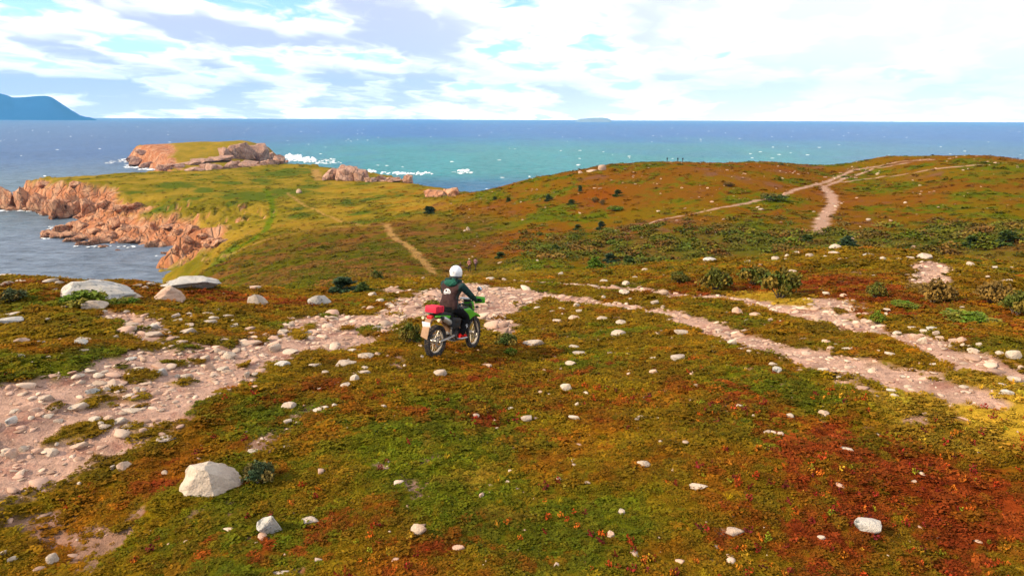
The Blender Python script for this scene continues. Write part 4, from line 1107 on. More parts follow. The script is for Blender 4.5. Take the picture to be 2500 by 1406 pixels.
# ------------------------------------------------------------------ surf and whitecaps
def foam_material():
    m, t, bs = mat('foam')
    bs.inputs['Base Color'].default_value = (.86, .88, .88, 1); bs.inputs['Roughness'].default_value = .9
    return m
M_FOAM = foam_material()
def foam_mesh(name, label, items):
    """low white humps of broken water: (x, y, length, breadth, height, heading)"""
    Vs, Fs = [], []; off = 0
    V0, F0 = ico(2)
    for q, (x, y, a, b, h, hd) in enumerate(items):
        nz = fbm(V0[:, 0] * 2 + q * 3.7, V0[:, 1] * 2 + V0[:, 2], 400 + q % 40, 3)
        V = V0 * (1 + .5 * nz)[:, None] * np.array([a, b, h])
        c, s = math.cos(hd), math.sin(hd)
        V = np.stack([V[:, 0] * c - V[:, 1] * s + x, V[:, 0] * s + V[:, 1] * c + y, V[:, 2] + SEA_Z + .25], 1)
        Vs.append(V); Fs.append(F0 + off); off += len(V)
    me = mesh_np(name, np.vstack(Vs), np.vstack(Fs)); me.materials.append(M_FOAM)
    return tag(link(bpy.data.objects.new(name, me)), label, kind='stuff')
items = []
def surf(px, py, wpx, hpx, n, hgt):
    for i in range(int(n * 2.2)):
        p = at_sea(px + g_.uniform(-.5, .5) * wpx, py + g_.uniform(-.5, .5) * hpx)
        k = pxm(p)
        items.append((p.x, p.y, k * g_.uniform(1.2, 5.5), k * g_.uniform(2, 7), hgt * .6 * g_.uniform(.15, 1) ** 1.5, g_.uniform(-.3, .3)))
surf(735, 392, 70, 12, 40, 4.5); surf(775, 392, 90, 7, 24, 1.6); surf(715, 386, 40, 9, 22, 6); surf(800, 399, 60, 5, 12, 1.0)
surf(1010, 425, 90, 7, 22, 1.6); surf(960, 424, 60, 5, 12, 1.4); surf(1133, 418, 24, 4, 9, 1.8); surf(1130, 422, 56, 4, 10, .5); surf(905, 420, 30, 8, 10, 1.8)
surf(335, 408, 60, 8, 24, 1.4); surf(310, 392, 40, 6, 14, 1.0); surf(360, 414, 40, 4, 12, .9); surf(285, 396, 50, 8, 8, .3)
surf(40, 516, 90, 3, 14, .4); surf(115, 524, 40, 6, 9, .4); surf(150, 562, 60, 20, 5, .2); surf(110, 583, 24, 4, 4, .2); surf(250, 604, 160, 4, 9, .18); surf(395, 625, 30, 4, 4, .2)
foam_mesh('surf', 'white surf breaking round the points', items)
items = []
for i in range(210):
    th = g_.uniform(-.72, .72); r = math.exp(g_.uniform(math.log(330), math.log(4200)))
    x, y = r * math.sin(th), r * math.cos(th)
    if th < -.2 and r < 420: continue
    if float(poly_sd(np.array([x]), np.array([y]), coast)[0]) > -14: continue
    L_ = g_.uniform(.6, 1.9) * (1 + r / 2600)
    items.append((x, y, L_, L_ * g_.uniform(.25, .5), g_.uniform(.2, .42) * (1 + r / 3000), g_.uniform(-.5, .1)))
foam_mesh('whitecaps', 'scattered whitecaps on the open sea', items)

# ------------------------------------------------------------------ bushes
def tint_material(name):
    m, t, bs = mat(name)
    oi = t.node('ShaderNodeObjectInfo'); b = t.node('ShaderNodeAttribute', attribute_name='tone')
    h = t.node('ShaderNodeAttribute', attribute_name='autumn')
    c = t.mix(h.outputs['Fac'], oi.outputs['Color'], (.24, .13, .02))
    t.put(bs.inputs['Base Color'], t.vmath('SCALE', c, b.outputs['Fac']))
    bs.inputs['Roughness'].default_value = .75; bs.inputs['Specular IOR Level'].default_value = .12
    return m
M_BUSH = tint_material('bush_leaves')
m, t, bs = mat('bark'); M_BARK = m
geo = t.node('ShaderNodeNewGeometry'); nn = t.noise(geo.outputs['Position'], 40, 4)
t.put(bs.inputs['Base Color'], t.mix(nn, (.09, .06, .04), (.2, .15, .11))); bs.inputs['Roughness'].default_value = .9

def tube(path, radii, seg=6):
    V, Fc = [], []
    path = [Vector(p) for p in path]
    for i, p in enumerate(path):
        d = (path[min(i + 1, len(path) - 1)] - path[max(i - 1, 0)]).normalized()
        a = d.orthogonal().normalized(); b = d.cross(a)
        for k in range(seg):
            an = 2 * math.pi * k / seg
            V.append(p + (a * math.cos(an) + b * math.sin(an)) * radii[i])
    for i in range(len(path) - 1):
        for k in range(seg):
            Fc.append((i * seg + k, i * seg + (k + 1) % seg, (i + 1) * seg + (k + 1) % seg, (i + 1) * seg + k))
    return [tuple(v) for v in V], Fc
def join_tubes(name, lst, m, seg=6):
    V, Fc = [], []
    for path, rad in lst:
        v, f = tube(path, rad, seg); o = len(V)
        V += v; Fc += [tuple(i + o for i in q) for q in f]
    me = mesh_np(name, V, Fc); me.materials.append(m)
    return me

def shrub_meshes(seed):
    g = np.random.default_rng(seed)
    Vs, Fs, Ts, As = [], [], [], []; off = 0; st = []
    nl = 11
    for k in range(nl):
        an = 2 * math.pi * k / nl + g.uniform(-.3, .3); rr = g.uniform(.12, .72) if k else 0
        hz_ = g.uniform(.28, .78) * (1 - .45 * rr)
        c = np.array([math.cos(an) * rr, math.sin(an) * rr, hz_])
        V, Fc, T = leaf_cloud(150, seed * 31 + k, .15, flat=1.0, shell=.25, up=.2)
        V = V * g.uniform(.32, .48) + c
        Vs.append(V); Fs.append(Fc + off); off += len(V); Ts.append(T); As.append(np.full(len(V), np.clip(g.normal(.25, .3), 0, 1)) * (V[:, 2] > c[2]))
        st.append(([(c[0] * .15, c[1] * .15, -.1), (c[0] * .6, c[1] * .6, c[2] * .5), tuple(c)], [.035, .022, .01]))
    V = np.vstack(Vs); V[:, 2] = np.maximum(V[:, 2], .0)
    me = mesh_np('foliage', V, np.vstack(Fs), smooth=False); me.materials.append(M_BUSH)
    for nm, a in (('tone', np.concatenate(Ts)), ('autumn', np.concatenate(As))):
        x = me.attributes.new(nm, 'FLOAT', 'POINT'); x.data.foreach_set('value', a.astype(np.float32))
    return me, join_tubes('stems', st, M_BARK, 5)
def spruce_meshes(seed):
    """wind-pressed spruce: low leaning trunk, boughs streaming to one side"""
    g = np.random.default_rng(seed)
    tr = [((0, 0, -.1), (.05, 0, .45), (.16, .02, .95)), ]
    Vs, Fs, Ts = [], [], []; off = 0
    tubes = [(list(tr[0]), [.06, .04, .012])]
    for k in range(40):
        h = g.uniform(.04, .92); an = g.uniform(0, 2 * math.pi); ln = (1.05 - h * .85) * g.uniform(.5, 1.0)
        dx, dy = math.cos(an) * ln * .75 + ln * .38, math.sin(an) * ln * .62
        base = np.array([.16 * h, .02 * h, h]); tip = base + np.array([dx, dy, -.10 * ln + g.uniform(-.03, .12)])
        if g.uniform() < .5: tubes.append(([tuple(base), tuple((base + tip) / 2), tuple(tip)], [.012, .008, .004]))
        n = 80
        s = g.uniform(.1, 1, n)
        c = base + (tip - base) * s[:, None] + g.normal(0, .045, (n, 3)) * (1.2 - s)[:, None]
        dirv = (tip - base) / np.linalg.norm(tip - base)
        a = dirv + g.normal(0, .45, (n, 3)); a /= np.linalg.norm(a, axis=1)[:, None]
        b = np.cross(a, g.normal(0, .5, (n, 3)) + np.array([0, 0, 1.])); b /= np.linalg.norm(b, axis=1)[:, None]
        sz_ = g.uniform(.04, .075, n)[:, None]
        Vs.append(np.stack([c - a * sz_ * 1.7, c - b * sz_ * .7, c + a * sz_ * 1.7, c + b * sz_ * .7], 1).reshape(-1, 3))
        Fs.append(np.arange(4 * n).reshape(n, 4) + off); off += 4 * n; Ts.append(np.repeat(g.uniform(.5, 1.5, n), 4))
    V = np.vstack(Vs); V[:, 2] = np.maximum(V[:, 2], 0)
    me = mesh_np('crown', V, np.vstack(Fs), smooth=False); me.materials.append(M_BUSH)
    x = me.attributes.new('tone', 'FLOAT', 'POINT'); x.data.foreach_set('value', np.concatenate(Ts).astype(np.float32))
    x = me.attributes.new('autumn', 'FLOAT', 'POINT'); x.data.foreach_set('value', np.zeros(len(V), np.float32))
    return me, join_tubes('trunk', tubes, M_BARK, 5)
SHR = [shrub_meshes(i + 1) for i in range(3)]
SPR = [spruce_meshes(i + 11) for i in range(3)]
GB = (.070, .088, .012); GD = (.062, .092, .018); GL = (.095, .16, .010); BR = (.15, .090, .022); GS = (.042, .072, .030)
BUSH = [ # px, foot py, w, h, type, colour, rmin, label
 (1745,710,78,50,'s',GB,0,'ragged brown green bush, first in the row above the upper track'),
 (1838,695,66,42,'s',GB,0,'dark green bush in the middle of the row above the upper track'),
 (1905,727,92,64,'s',GB,0,'roundest green bush with yellow top beside the upper track'),
 (1660,692,54,26,'s',GB,0,'low sparse green bush at the left end of the bush row'),
 (2140,728,52,34,'s',GB,0,'small dark bush in red heath below the knoll'),
 (2280,740,92,54,'s',BR,0,'brown autumn bush at the foot of the knoll path'),
 (2425,742,84,50,'s',BR,0,'straw brown bush near the right picture edge'),
 (2478,768,76,54,'s',GB,0,'dark green bush cut by the right picture edge'),
 (2142,792,40,30,'s',GL,0,'bright green tuft like bush beside two white stones'),
 (2210,752,70,16,'s',GL,0,'low bright green bush mat in front of the brown bush'),
 (2365,786,120,22,'s',GL,0,'long bright green bush mat on red heath at the right'),
 (2240,707,60,14,'s',BR,0,'low brown bush on the knoll path edge'),
 (822,714,118,44,'p',GS,0,'dark juniper mound on the brow left of the rider'),
 (878,712,64,28,'p',GD,0,'low green juniper adjoining the dark juniper mound'),
 (918,684,34,22,'s',GD,0,'small dark bush beyond the juniper mound'),
 (1000,836,58,44,'s',GB,0,'small leafy bush behind the motorcycle rear wheel'),
 (1236,846,56,30,'s',GD,0,'leafy sprout beside the front wheel'),
 (1246,866,34,16,'s',GL,0,'bright green sprout in front of the front wheel bush'),
 (632,1178,80,48,'s',GS,0,'dark crowberry bush in the lee of the cracked boulder'),
 (200,745,110,32,'s',GL,0,'green mossy bush growing against the long grey boulder'),
 (32,735,66,28,'s',GS,0,'dark low bush at the left picture edge'),
 (300,742,60,14,'s',GL,0,'low green mat below the boulders'),
 (1440,668,84,46,'p',GL,60,'bright green wind bent spruce in the valley'),
 (1525,655,58,40,'p',GD,60,'dark green spruce right of the bright green one'),
 (1480,640,60,26,'p',GS,60,'almost black spruce behind the bright green one'),
 (2055,606,84,36,'p',GS,60,'dark spruce behind the knoll boulders'),
 (2440,598,100,44,'p',GD,60,'wide green spruce at the right end of the thicket'),
 (2360,600,70,30,'p',GD,60,'green spruce left of the wide one in the thicket'),
 (1960,590,60,22,'p',GD,60,'dark spruce in the thicket under the hill path'),
 (1350,612,40,18,'p',GD,60,'small spruce low on the hill above the valley path'),
 (1215,632,50,20,'p',GD,60,'small spruce right of the standing walkers'),
 (1040,524,58,25,'p',GS,100,'dark spruce clump on the shoulder of the hill'),
 (1462,562,42,26,'p',GS,100,'blue black spruce in mid slope'),
 (1405,562,38,17,'p',GD,100,'spreading spruce left of the blue black one'),
 (1413,468,20,19,'p',GS,100,'single upright spruce near the hill brow'),
 (1502,480,44,20,'p',GD,100,'wide spruce below the brow boulder'),
 (1335,492,32,20,'p',GS,100,'dark spruce on the left flank of the hill'),
 (1390,500,42,16,'p',GD,100,'green spruce clump on the left flank of the hill'),
 (1452,494,20,12,'s',BR,100,'left of two round brown bushes on the hill'),
 (1470,500,18,12,'s',BR,100,'right of two round brown bushes on the hill'),
 (1238,494,26,14,'p',GD,100,'small spruce on the left end of the hill'),
 (1205,489,22,11,'p',GD,100,'smallest spruce on the left end of the hill'),
 (1885,490,58,16,'s',GD,100,'green bush below the long hill path'),
 (1545,560,40,12,'s',BR,100,'brown bush at the lower end of the long hill path'),
 (1905,403,14,5,'s',GD,150,'small bush on the skyline of the hill'),
 (1500,515,40,12,'s',GL,100,'bright green bush mat in mid slope'),
 (1780,455,30,9,'s',BR,150,'brown bush high above the long hill path'),
]
for i, (px, py, wp, hp, typ, colr, rmin, label) in enumerate(BUSH):
    p = at(px, py, rmin); k = pxm(p)
    g = random.Random(900 + i)
    root = empty('spruce' if typ == 'p' else 'bush', p)
    fm, sm = (SPR if typ == 'p' else SHR)[g.randrange(3)]
    W, Hh = wp * k, hp * k
    if typ == 'p': W, Hh = W * 1.15, Hh * .8
    root.rotation_euler = (0, 0, g.uniform(-.5, .5) - math.atan2(p.x, p.y) if typ == 'p' else g.uniform(0, 6.28))
    a = bpy.data.objects.new('crown' if typ == 'p' else 'foliage', fm); link(a, root)
    b = bpy.data.objects.new('trunk' if typ == 'p' else 'stems', sm); link(b, root)
    f = (W / 1.75, W / 1.9, Hh / (.95 if typ == 'p' else .95))
    for o in (a, b): o.scale = f
    a.color = (*colr, 1)
    tag(root, label, 'spruce' if typ == 'p' else 'bush', 'spruces on the hill and brow' if typ == 'p' else 'bushes of the heath')

# ------------------------------------------------------------------ motorcycle
from mathutils.bvhtree import BVHTree
def simple(name, colour, rough=.5, spec=.4, metal=0.0, dirt=.25, scale=18.0):
    m, t, bs = mat(name)
    geo = t.node('ShaderNodeTexCoord')
    nn = t.noise(geo.outputs['Object'], scale, 5, .65)
    t.put(bs.inputs['Base Color'], t.mix(t.math('MULTIPLY', t.smooth(nn, .42, .72), dirt), tuple(colour), (.20, .13, .08)))
    t.put(bs.inputs['Roughness'], t.math('ADD', t.math('MULTIPLY', nn, .25), rough - .12))
    bs.inputs['Specular IOR Level'].default_value = spec; bs.inputs['Metallic'].default_value = metal
    return m
MB_RUB = simple('tyre_rubber', (.022, .022, .024), .85, .25, 0, .45)
MB_RIM = simple('dusty_rim', (.50, .42, .33), .45, .5, .35, .35)
MB_STEEL = simple('worn_steel', (.42, .38, .34), .4, .5, .7, .45)
MB_BLACK = simple('black_plastic', (.016, .016, .018), .55, .4, 0, .18)
MB_ENG = simple('engine_grey', (.075, .07, .068), .5, .5, .4, .45)
MB_GREEN = simple('green_plastic', (.085, .40, .012), .35, .5, 0, .16)
MB_SEAT = simple('seat_vinyl', (.018, .018, .02), .6, .35, 0, .1)
MB_SILV = simple('muffler_alloy', (.62, .59, .54), .35, .5, .6, .15)
MB_RED = simple('red_lens', (.55, .012, .012), .2, .6, 0, .0)
MB_BAG = simple('red_bag_fabric', (.62, .015, .045), .6, .25, 0, .03)
MB_AMB = simple('indicator_lens', (.70, .52, .34), .3, .5, 0, .0)
MB_PLATE = simple('plate_white', (.78, .74, .72), .5, .4, 0, .05)
MB_TAN = simple('dusty_flap', (.36, .21, .12), .8, .2, 0, .4)
MB_BRASS = simple('dusty_fender', (.28, .15, .08), .7, .3, 0, .5)
MB_MIRR = simple('mirror_glass', (.85, .85, .86), .12, .6, .9, .0)

def obj(name, V, Fc, m, parent, smooth=True, bevel=0.0, deg=35):
    me = bpy.data.meshes.new(name)
    me.from_pydata([tuple(v) for v in V], [], [tuple(f) for f in Fc])
    bm = bmesh.new(); bm.from_mesh(me)
    bmesh.ops.recalc_face_normals(bm, faces=bm.faces)
    if bevel > 0:
        es = [e for e in bm.edges if len(e.link_faces) == 2 and e.calc_face_angle() > .5]
        bmesh.ops.bevel(bm, geom=es, offset=bevel, segments=2, affect='EDGES', profile=.6)
    for f in bm.faces: f.smooth = smooth
    bm.to_mesh(me); bm.free()
    if smooth: me.set_sharp_from_angle(angle=math.radians(deg))
    me.materials.append(m)
    return link(bpy.data.objects.new(name, me), parent)
def boxv(c, s, rot=None):
    V = []
    for sx in (-1, 1):
        for sy in (-1, 1):
            for sz in (-1, 1):
                v = Vector((sx * s[0] / 2, sy * s[1] / 2, sz * s[2] / 2))
                if rot is not None: v = rot @ v
                V.append(v + Vector(c))
    Fc = [(0, 1, 3, 2), (4, 6, 7, 5), (0, 4, 5, 1), (2, 3, 7, 6), (0, 2, 6, 4), (1, 5, 7, 3)]
    return V, Fc
def merge(*parts):
    V, Fc = [], []
    for v, f in parts:
        o = len(V); V += [tuple(q) for q in v]; Fc += [tuple(i + o for i in q) for q in f]
    return V, Fc
def tubec(path, rad, seg=8):
    rad = rad if isinstance(rad, (list, tuple)) else [rad] * len(path)
    v, f = tube(path, rad, seg)
    n = len(path)
    f = f + [tuple(range(seg - 1, -1, -1)), tuple((n - 1) * seg + k for k in range(seg))]
    return v, f
def prism(prof, y0, y1, taper=1.0):
    """side-view outline (x, z) given thickness from y0 to y1; the outer face may be smaller"""
    cx = sum(p[0] for p in prof) / len(prof); cz_ = sum(p[1] for p in prof) / len(prof)
    n = len(prof)
    V = [(x, y0, z) for x, z in prof] + [(cx + (x - cx) * taper, y1, cz_ + (z - cz_) * taper) for x, z in prof]
    Fc = [tuple(range(n)), tuple(range(2 * n - 1, n - 1, -1))] + [(i, (i + 1) % n, n + (i + 1) % n, n + i) for i in range(n)]
    return V, Fc
def ringv(c, R, prof, seg=40):
    """lathe about the wheel axle (y): prof = [(dr, dy)] closed"""
    V, Fc = [], []; n = len(prof)
    for k in range(seg):
        a = 2 * math.pi * k / seg
        for dr, dy in prof:
            V.append((c[0] + (R + dr) * math.cos(a), c[1] + dy, c[2] + (R + dr) * math.sin(a)))
    for k in range(seg):
        for i in range(n):
            Fc.append((k * n + i, k * n + (i + 1) % n, ((k + 1) % seg) * n + (i + 1) % n, ((k + 1) % seg) * n + i))
    return V, Fc
def wheel(parent, c, Ro, wid, hub_w):
    root = empty('wheel', (0, 0, 0), parent)
    tw = wid / 2; Rt = Ro - .012
    prof = [(0, -tw * .75), (.0, tw * .75), (-.025, tw), (-.055, tw * .92), (-.075, tw * .6), (-.075, -tw * .6), (-.055, -tw * .92), (-.025, -tw)]
    prt = [ringv(c, Rt, prof)]
    nk = 44
    for k in range(nk):
        a = 2 * math.pi * k / nk
        for row, off in ((-.62, .0), (.0, .5), (.62, .0)):
            aa = a + off * 2 * math.pi / nk
            rot = Matrix.Rotation(-aa + math.pi / 2, 3, 'Y')
            q = Vector((c[0] + (Rt + .003) * math.cos(aa), c[1] + row * tw, c[2] + (Rt + .003) * math.sin(aa)))
            prt.append(boxv(q, (.024, tw * .5, .022), rot))
    obj('tyre', *merge(*prt), MB_RUB, root, smooth=False)
    Rr = Rt - .075
    obj('rim', *ringv(c, Rr, [(.004, -.025), (.004, .025), (-.016, .022), (-.022, .008), (-.022, -.008), (-.016, -.022)]), MB_RIM, root)
    obj('hub', *tubec([(c[0], c[1] - hub_w, c[2]), (c[0], c[1] - .02, c[2]), (c[0], c[1] + .02, c[2]), (c[0], c[1] + hub_w, c[2])], [.045, .03, .03, .045], 16), MB_STEEL, root)
    sp = []
    for k in range(28):
        a = 2 * math.pi * k / 28; s = 1 if k % 2 else -1; a2 = a + (.35 if (k // 2) % 2 else -.35)
        sp.append(tubec([(c[0] + .04 * math.cos(a2), c[1] + s * hub_w * .8, c[2] + .04 * math.sin(a2)), (c[0] + Rr * math.cos(a), c[1], c[2] + Rr * math.sin(a))], .0028, 4))
    obj('spokes', *merge(*sp), MB_STEEL, root, smooth=False)
    obj('brake_disc', *ringv((c[0], c[1] - hub_w - .012, c[2]), .10, [(.02, -.002), (.02, .002), (-.02, .002), (-.02, -.002)], 24), MB_STEEL, root)
    return root

P_r = at(1061, 871)
_az = math.atan2(P_r.x, P_r.y) + math.radians(35.5)
P_f = P_r + Vector((math.sin(_az), math.cos(_az), 0)) * 1.41
P_f.z = float(ground(np.array([P_f.x]), np.array([P_f.y]))[0])
hx = (P_f - P_r); print('wheelbase check', hx.length)
bx_ = hx.normalized(); by_ = Vector((0, 0, 1)).cross(bx_).normalized(); bz_ = bx_.cross(by_)
BM = Matrix((bx_, by_, bz_)).transposed().to_4x4(); BM.translation = P_r - bx_ * 0.0
moto = empty('motorcycle'); moto.matrix_world = BM
tag(moto, 'muddy green and black off-road motorcycle ridden across the heath', 'motorcycle')
RW = (0, 0, .325); FW = (1.43, 0, .35)
wheel(moto, RW, .33, .115, .07)
STEER = math.radians(9)
ax0 = Vector((1.43, 0, .35)); axd = Vector((-.454, 0, .891)).normalized()
fork = empty('front_end', (0, 0, 0), moto)
fr_w = wheel(moto, FW, .352, .085, .06)
Mst = Matrix.Translation(ax0) @ Matrix.Rotation(STEER, 4, axd) @ Matrix.Translation(-ax0)
fr_w.matrix_local = Mst
bpy.data.objects.remove(fork)
def fpart(name, V, Fc, m, **kw):
    o = obj(name, V, Fc, m, moto, **kw); o.matrix_local = Mst; return o
for s in (-1, 1):
    y = .095 * s
    fpart('fork_leg', *merge(tubec([(1.43, y, .35), (1.27, y, .66)], [.028, .026], 10), tubec([(1.28, y, .645), (1.08, y, 1.03)], [.021, .021], 10)), MB_STEEL if s > 0 else MB_ENG)
fpart('triple_clamp', *merge(boxv((1.10, 0, .99), (.07, .25, .03)), boxv((1.16, 0, .87), (.07, .25, .035))), MB_BLACK, bevel=.006)
fpart('front_fender', *prism([(1.05, .795), (1.20, .82), (1.42, .80), (1.62, .735), (1.73, .665), (1.70, .66), (1.58, .70), (1.42, .745), (1.22, .765), (1.06, .76)], -.065, .065, .96), MB_GREEN, bevel=.012)
fpart('headlight_cowl', *merge(prism([(1.18, .80), (1.26, .80), (1.30, .90), (1.25, 1.04), (1.17, 1.09), (1.13, 1.05)], -.10, .10, .9)), MB_GREEN, bevel=.015)
fpart('headlight', *tubec([(1.27, 0, .91), (1.305, 0, .91)], [.065, .06], 16), MB_MIRR)
fpart('instrument_panel', *boxv((1.10, .0, 1.10), (.09, .15, .05), Matrix.Rotation(.5, 3, 'Y')), MB_BLACK, bevel=.008)
bar = [(.92, -.41, 1.10), (.97, -.26, 1.115), (1.05, -.13, 1.08), (1.06, -.05, 1.06), (1.06, .05, 1.06), (1.05, .13, 1.08), (.97, .26, 1.115), (.92, .41, 1.10)]
fpart('handlebar', *tubec(bar, .0125, 8), MB_BLACK)
fpart('crossbar_pad', *tubec([(1.03, -.13, 1.13), (1.03, .13, 1.13)], .022, 8), MB_PLATE)
for s in (-1, 1):
    fpart('grip', *tubec([(.915, .415 * s, 1.10), (.955, .29 * s, 1.113)], .018, 10), MB_BLACK)
    fpart('hand_guard', *prism([(1.0, 1.03), (1.055, 1.05), (1.06, 1.15), (1.02, 1.20), (.985, 1.15)], .22 * s, .45 * s, .82), MB_GREEN, bevel=.012)
    fpart('brake_lever' if s < 0 else 'clutch_lever', *tubec([(.99, .22 * s, 1.10), (1.0, .30 * s, 1.098), (.985, .41 * s, 1.09)], .006, 6), MB_STEEL)
    mr = fpart('mirror', *merge(tubec([(.99, .22 * s, 1.12), (.97, .30 * s, 1.25), (.95, .34 * s, 1.31)], .006, 6)), MB_BLACK)
    V, Fc = ico(2); V = V * np.array([.014, .062, .052]) + np.array([.945, .36 * s, 1.355])
    fh = obj('mirror_head', V, Fc, MB_BLACK, mr)
    V2, F2 = ico(2); V2 = V2 * np.array([.004, .056, .047]) + np.array([.931, .36 * s, 1.355])
    obj('mirror_glass', V2, F2, MB_MIRR, mr)
# chassis
fr_t = [([(1.07, 0, .93), (.85, .05, .50), (.72, .10, .30), (.55, .10, .33)], .022), ([(1.07, 0, .93), (.85, -.05, .50), (.72, -.10, .30), (.55, -.10, .33)], .022),
        ([(1.07, 0, .93), (.80, .07, .80), (.58, .11, .55), (.55, .10, .33)], .022), ([(1.07, 0, .93), (.80, -.07, .80), (.58, -.11, .55), (.55, -.10, .33)], .022),
        ([(.62, .10, .68), (.30, .10, .76), (.0, .08, .83)], .015), ([(.62, -.10, .68), (.30, -.10, .76), (.0, -.08, .83)], .015), ([(.56, .10, .45), (.30, .10, .74)], .013), ([(.56, -.10, .45), (.30, -.10, .74)], .013)]
obj('frame', *merge(*[tubec(p, r) for p, r in fr_t]), MB_BLACK, moto)
sw = [([(.55, .10, .40), (.30, .10, .36), (.0, .09, .325)], [.032, .030, .024]), ([(.55, -.10, .40), (.30, -.10, .36), (.0, -.09, .325)], [.032, .030, .024])]
obj('swingarm', *merge(*[tubec(p, r) for p, r in sw], tubec([(.0, -.12, .325), (.0, .12, .325)], .014)), MB_STEEL, moto)
obj('shock_absorber', *merge(tubec([(.42, 0, .42), (.50, 0, .78)], .028), *[ringv((.44 + .008 * k, 0, .5 + .035 * k), .035, [(.007, -.007), (.007, .007), (-.007, .007), (-.007, -.007)], 12) for k in range(0)]), MB_STEEL, moto)
obj('engine', *merge(boxv((.70, 0, .40), (.34, .24, .22)), boxv((.82, 0, .60), (.15, .17, .22), Matrix.Rotation(.25, 3, 'Y')), *[boxv((.80 + .012 * k, 0, .53 + .03 * k), (.19, .205, .010), Matrix.Rotation(.25, 3, 'Y')) for k in range(6)],
    tubec([(.62, -.155, .40), (.62, -.10, .40)], .105, 20), tubec([(.80, -.14, .36), (.80, -.1, .36)], .06, 16), tubec([(.64, .15, .40), (.64, .10, .40)], .095, 20)), MB_ENG, moto, bevel=.008)
obj('skid_plate', *prism([(.52, .27), (.86, .27), (.96, .42), (.94, .43), (.85, .29), (.52, .29)], -.11, .11), MB_STEEL, moto)
obj('exhaust_pipe', *tubec([(.90, -.05, .62), (.97, -.08, .52), (.92, -.13, .40), (.75, -.16, .50), (.55, -.155, .60), (.40, -.15, .66)], .02, 10), MB_BRASS, moto)
obj('muffler', *merge(tubec([(.42, -.155, .62), (.36, -.16, .655), (.02, -.165, .80), (-.05, -.165, .825)], [.035, .055, .055, .042], 14)), MB_SILV, moto)
obj('muffler_cap', *tubec([(-.045, -.165, .823), (-.085, -.165, .838)], [.045, .03], 14), MB_BLACK, moto)
obj('radiator', *merge(boxv((.98, .09, .70), (.04, .10, .24)), boxv((.98, -.09, .70), (.04, .10, .24))), MB_ENG, moto, bevel=.004)
obj('fuel_tank', *prism([(.66, .86), (.74, .93), (.90, .985), (1.02, .97), (1.05, .90), (.98, .78), (.76, .78)], -.115, .115, .9), MB_BLACK, moto, bevel=.02)
for s in (-1, 1):
    obj('radiator_shroud', *prism([(.74, .93), (1.02, .95), (1.22, .84), (1.27, .76), (1.12, .72), (1.00, .67), (.90, .73), (.80, .82)], .118 * s, .165 * s, .82), MB_GREEN, moto, bevel=.008)
    obj('side_panel', *prism([(.26, .80), (.60, .80), (.64, .66), (.50, .56), (.34, .66)], .11 * s, .145 * s, .9), MB_BLACK, moto, bevel=.006)
    obj('tail_panel', *prism([(.34, .84), (.05, .87), (-.20, .885), (-.22, .85), (.02, .80), (.30, .77)], .085 * s, .13 * s, .86), MB_GREEN, moto, bevel=.006)
    obj('footpeg', *boxv((.58, .20 * s, .335), (.05, .13, .022)), MB_STEEL, moto)
    obj('rear_indicator', *merge(tubec([(-.20, .07 * s, .80), (-.20, .17 * s, .80)], .008, 6), tubec([(-.23, .19 * s, .80), (-.17, .19 * s, .80)], [.032, .028], 12)), MB_AMB, moto)
    obj('front_indicator', *merge(tubec([(1.18, .1 * s, .96), (1.17, .21 * s, .96)], .007, 6), tubec([(1.15, .22 * s, .96), (1.20, .22 * s, .96)], [.026, .026], 10)), MB_BLACK, moto)
obj('seat', *prism([(-.16, .905), (.10, .915), (.38, .885), (.55, .875), (.72, .93), (.76, .90), (.70, .83), (.40, .80), (.05, .84), (-.14, .87)], -.115, .115, .97), MB_SEAT, moto, bevel=.025)
obj('rear_fender', *prism([(.20, .80), (-.18, .85), (-.31, .80), (-.37, .70), (-.34, .69), (-.28, .765), (-.16, .80), (.18, .765)], -.075, .075, .95), MB_BRASS, moto, bevel=.008)
obj('inner_fender', *prism([(.34, .70), (.20, .72), (.10, .70), (.24, .66), (.38, .54), (.42, .46), (.44, .56)], -.06, .06, .95), MB_BRASS, moto, bevel=.006)
tl = obj('tail_light', *boxv((-.245, 0, .845), (.09, .12, .075)), MB_RED, moto, bevel=.018)
pl = obj('licence_plate', *boxv((-.365, 0, .70), (.008, .19, .115), Matrix.Rotation(-.28, 3, 'Y')), MB_PLATE, moto, bevel=.002)
obj('mud_flap', *merge(prism([(-.34, .69), (-.375, .65), (-.40, .55), (-.43, .42), (-.418, .41), (-.385, .54), (-.355, .65)], -.085, .085, .7)), MB_TAN, moto, bevel=.004)
obj('luggage_rack', *merge(tubec([(.08, .09, .885), (-.28, .09, .93)], .009), tubec([(.08, -.09, .885), (-.28, -.09, .93)], .009), tubec([(-.28, -.09, .93), (-.28, .09, .93)], .009)), MB_BLACK, moto)
obj('chain_guard', *prism([(.02, .42), (.45, .47), (.45, .44), (.02, .39)], .10, .125), MB_BLACK, moto)
obj('side_stand', *tubec([(.50, .14, .36), (.36, .20, .30)], .012), MB_STEEL, moto)
obj('brake_pedal', *tubec([(.60, -.15, .33), (.75, -.17, .30), (.80, -.17, .31)], .009, 6), MB_STEEL, moto)
bag = obj('luggage_bag', *merge(boxv((-.11, 0, .995), (.30, .27, .135))), MB_BAG, None, bevel=.022)
bag.matrix_world = BM; tag(bag, 'bright red bag strapped on the rack behind the seat', 'bag')
obj('strap', *merge(boxv((-.04, 0, .995), (.022, .278, .143)), boxv((-.19, 0, .995), (.022, .278, .143))), simple('strap_red', (.40, .010, .03), .7, .2, 0, 0), bag, bevel=.004)
pan = obj('saddlebag', *merge(boxv((.36, -.205, .70), (.26, .11, .21), Matrix.Rotation(.12, 3, 'Y'))), MB_SEAT, None, bevel=.03)
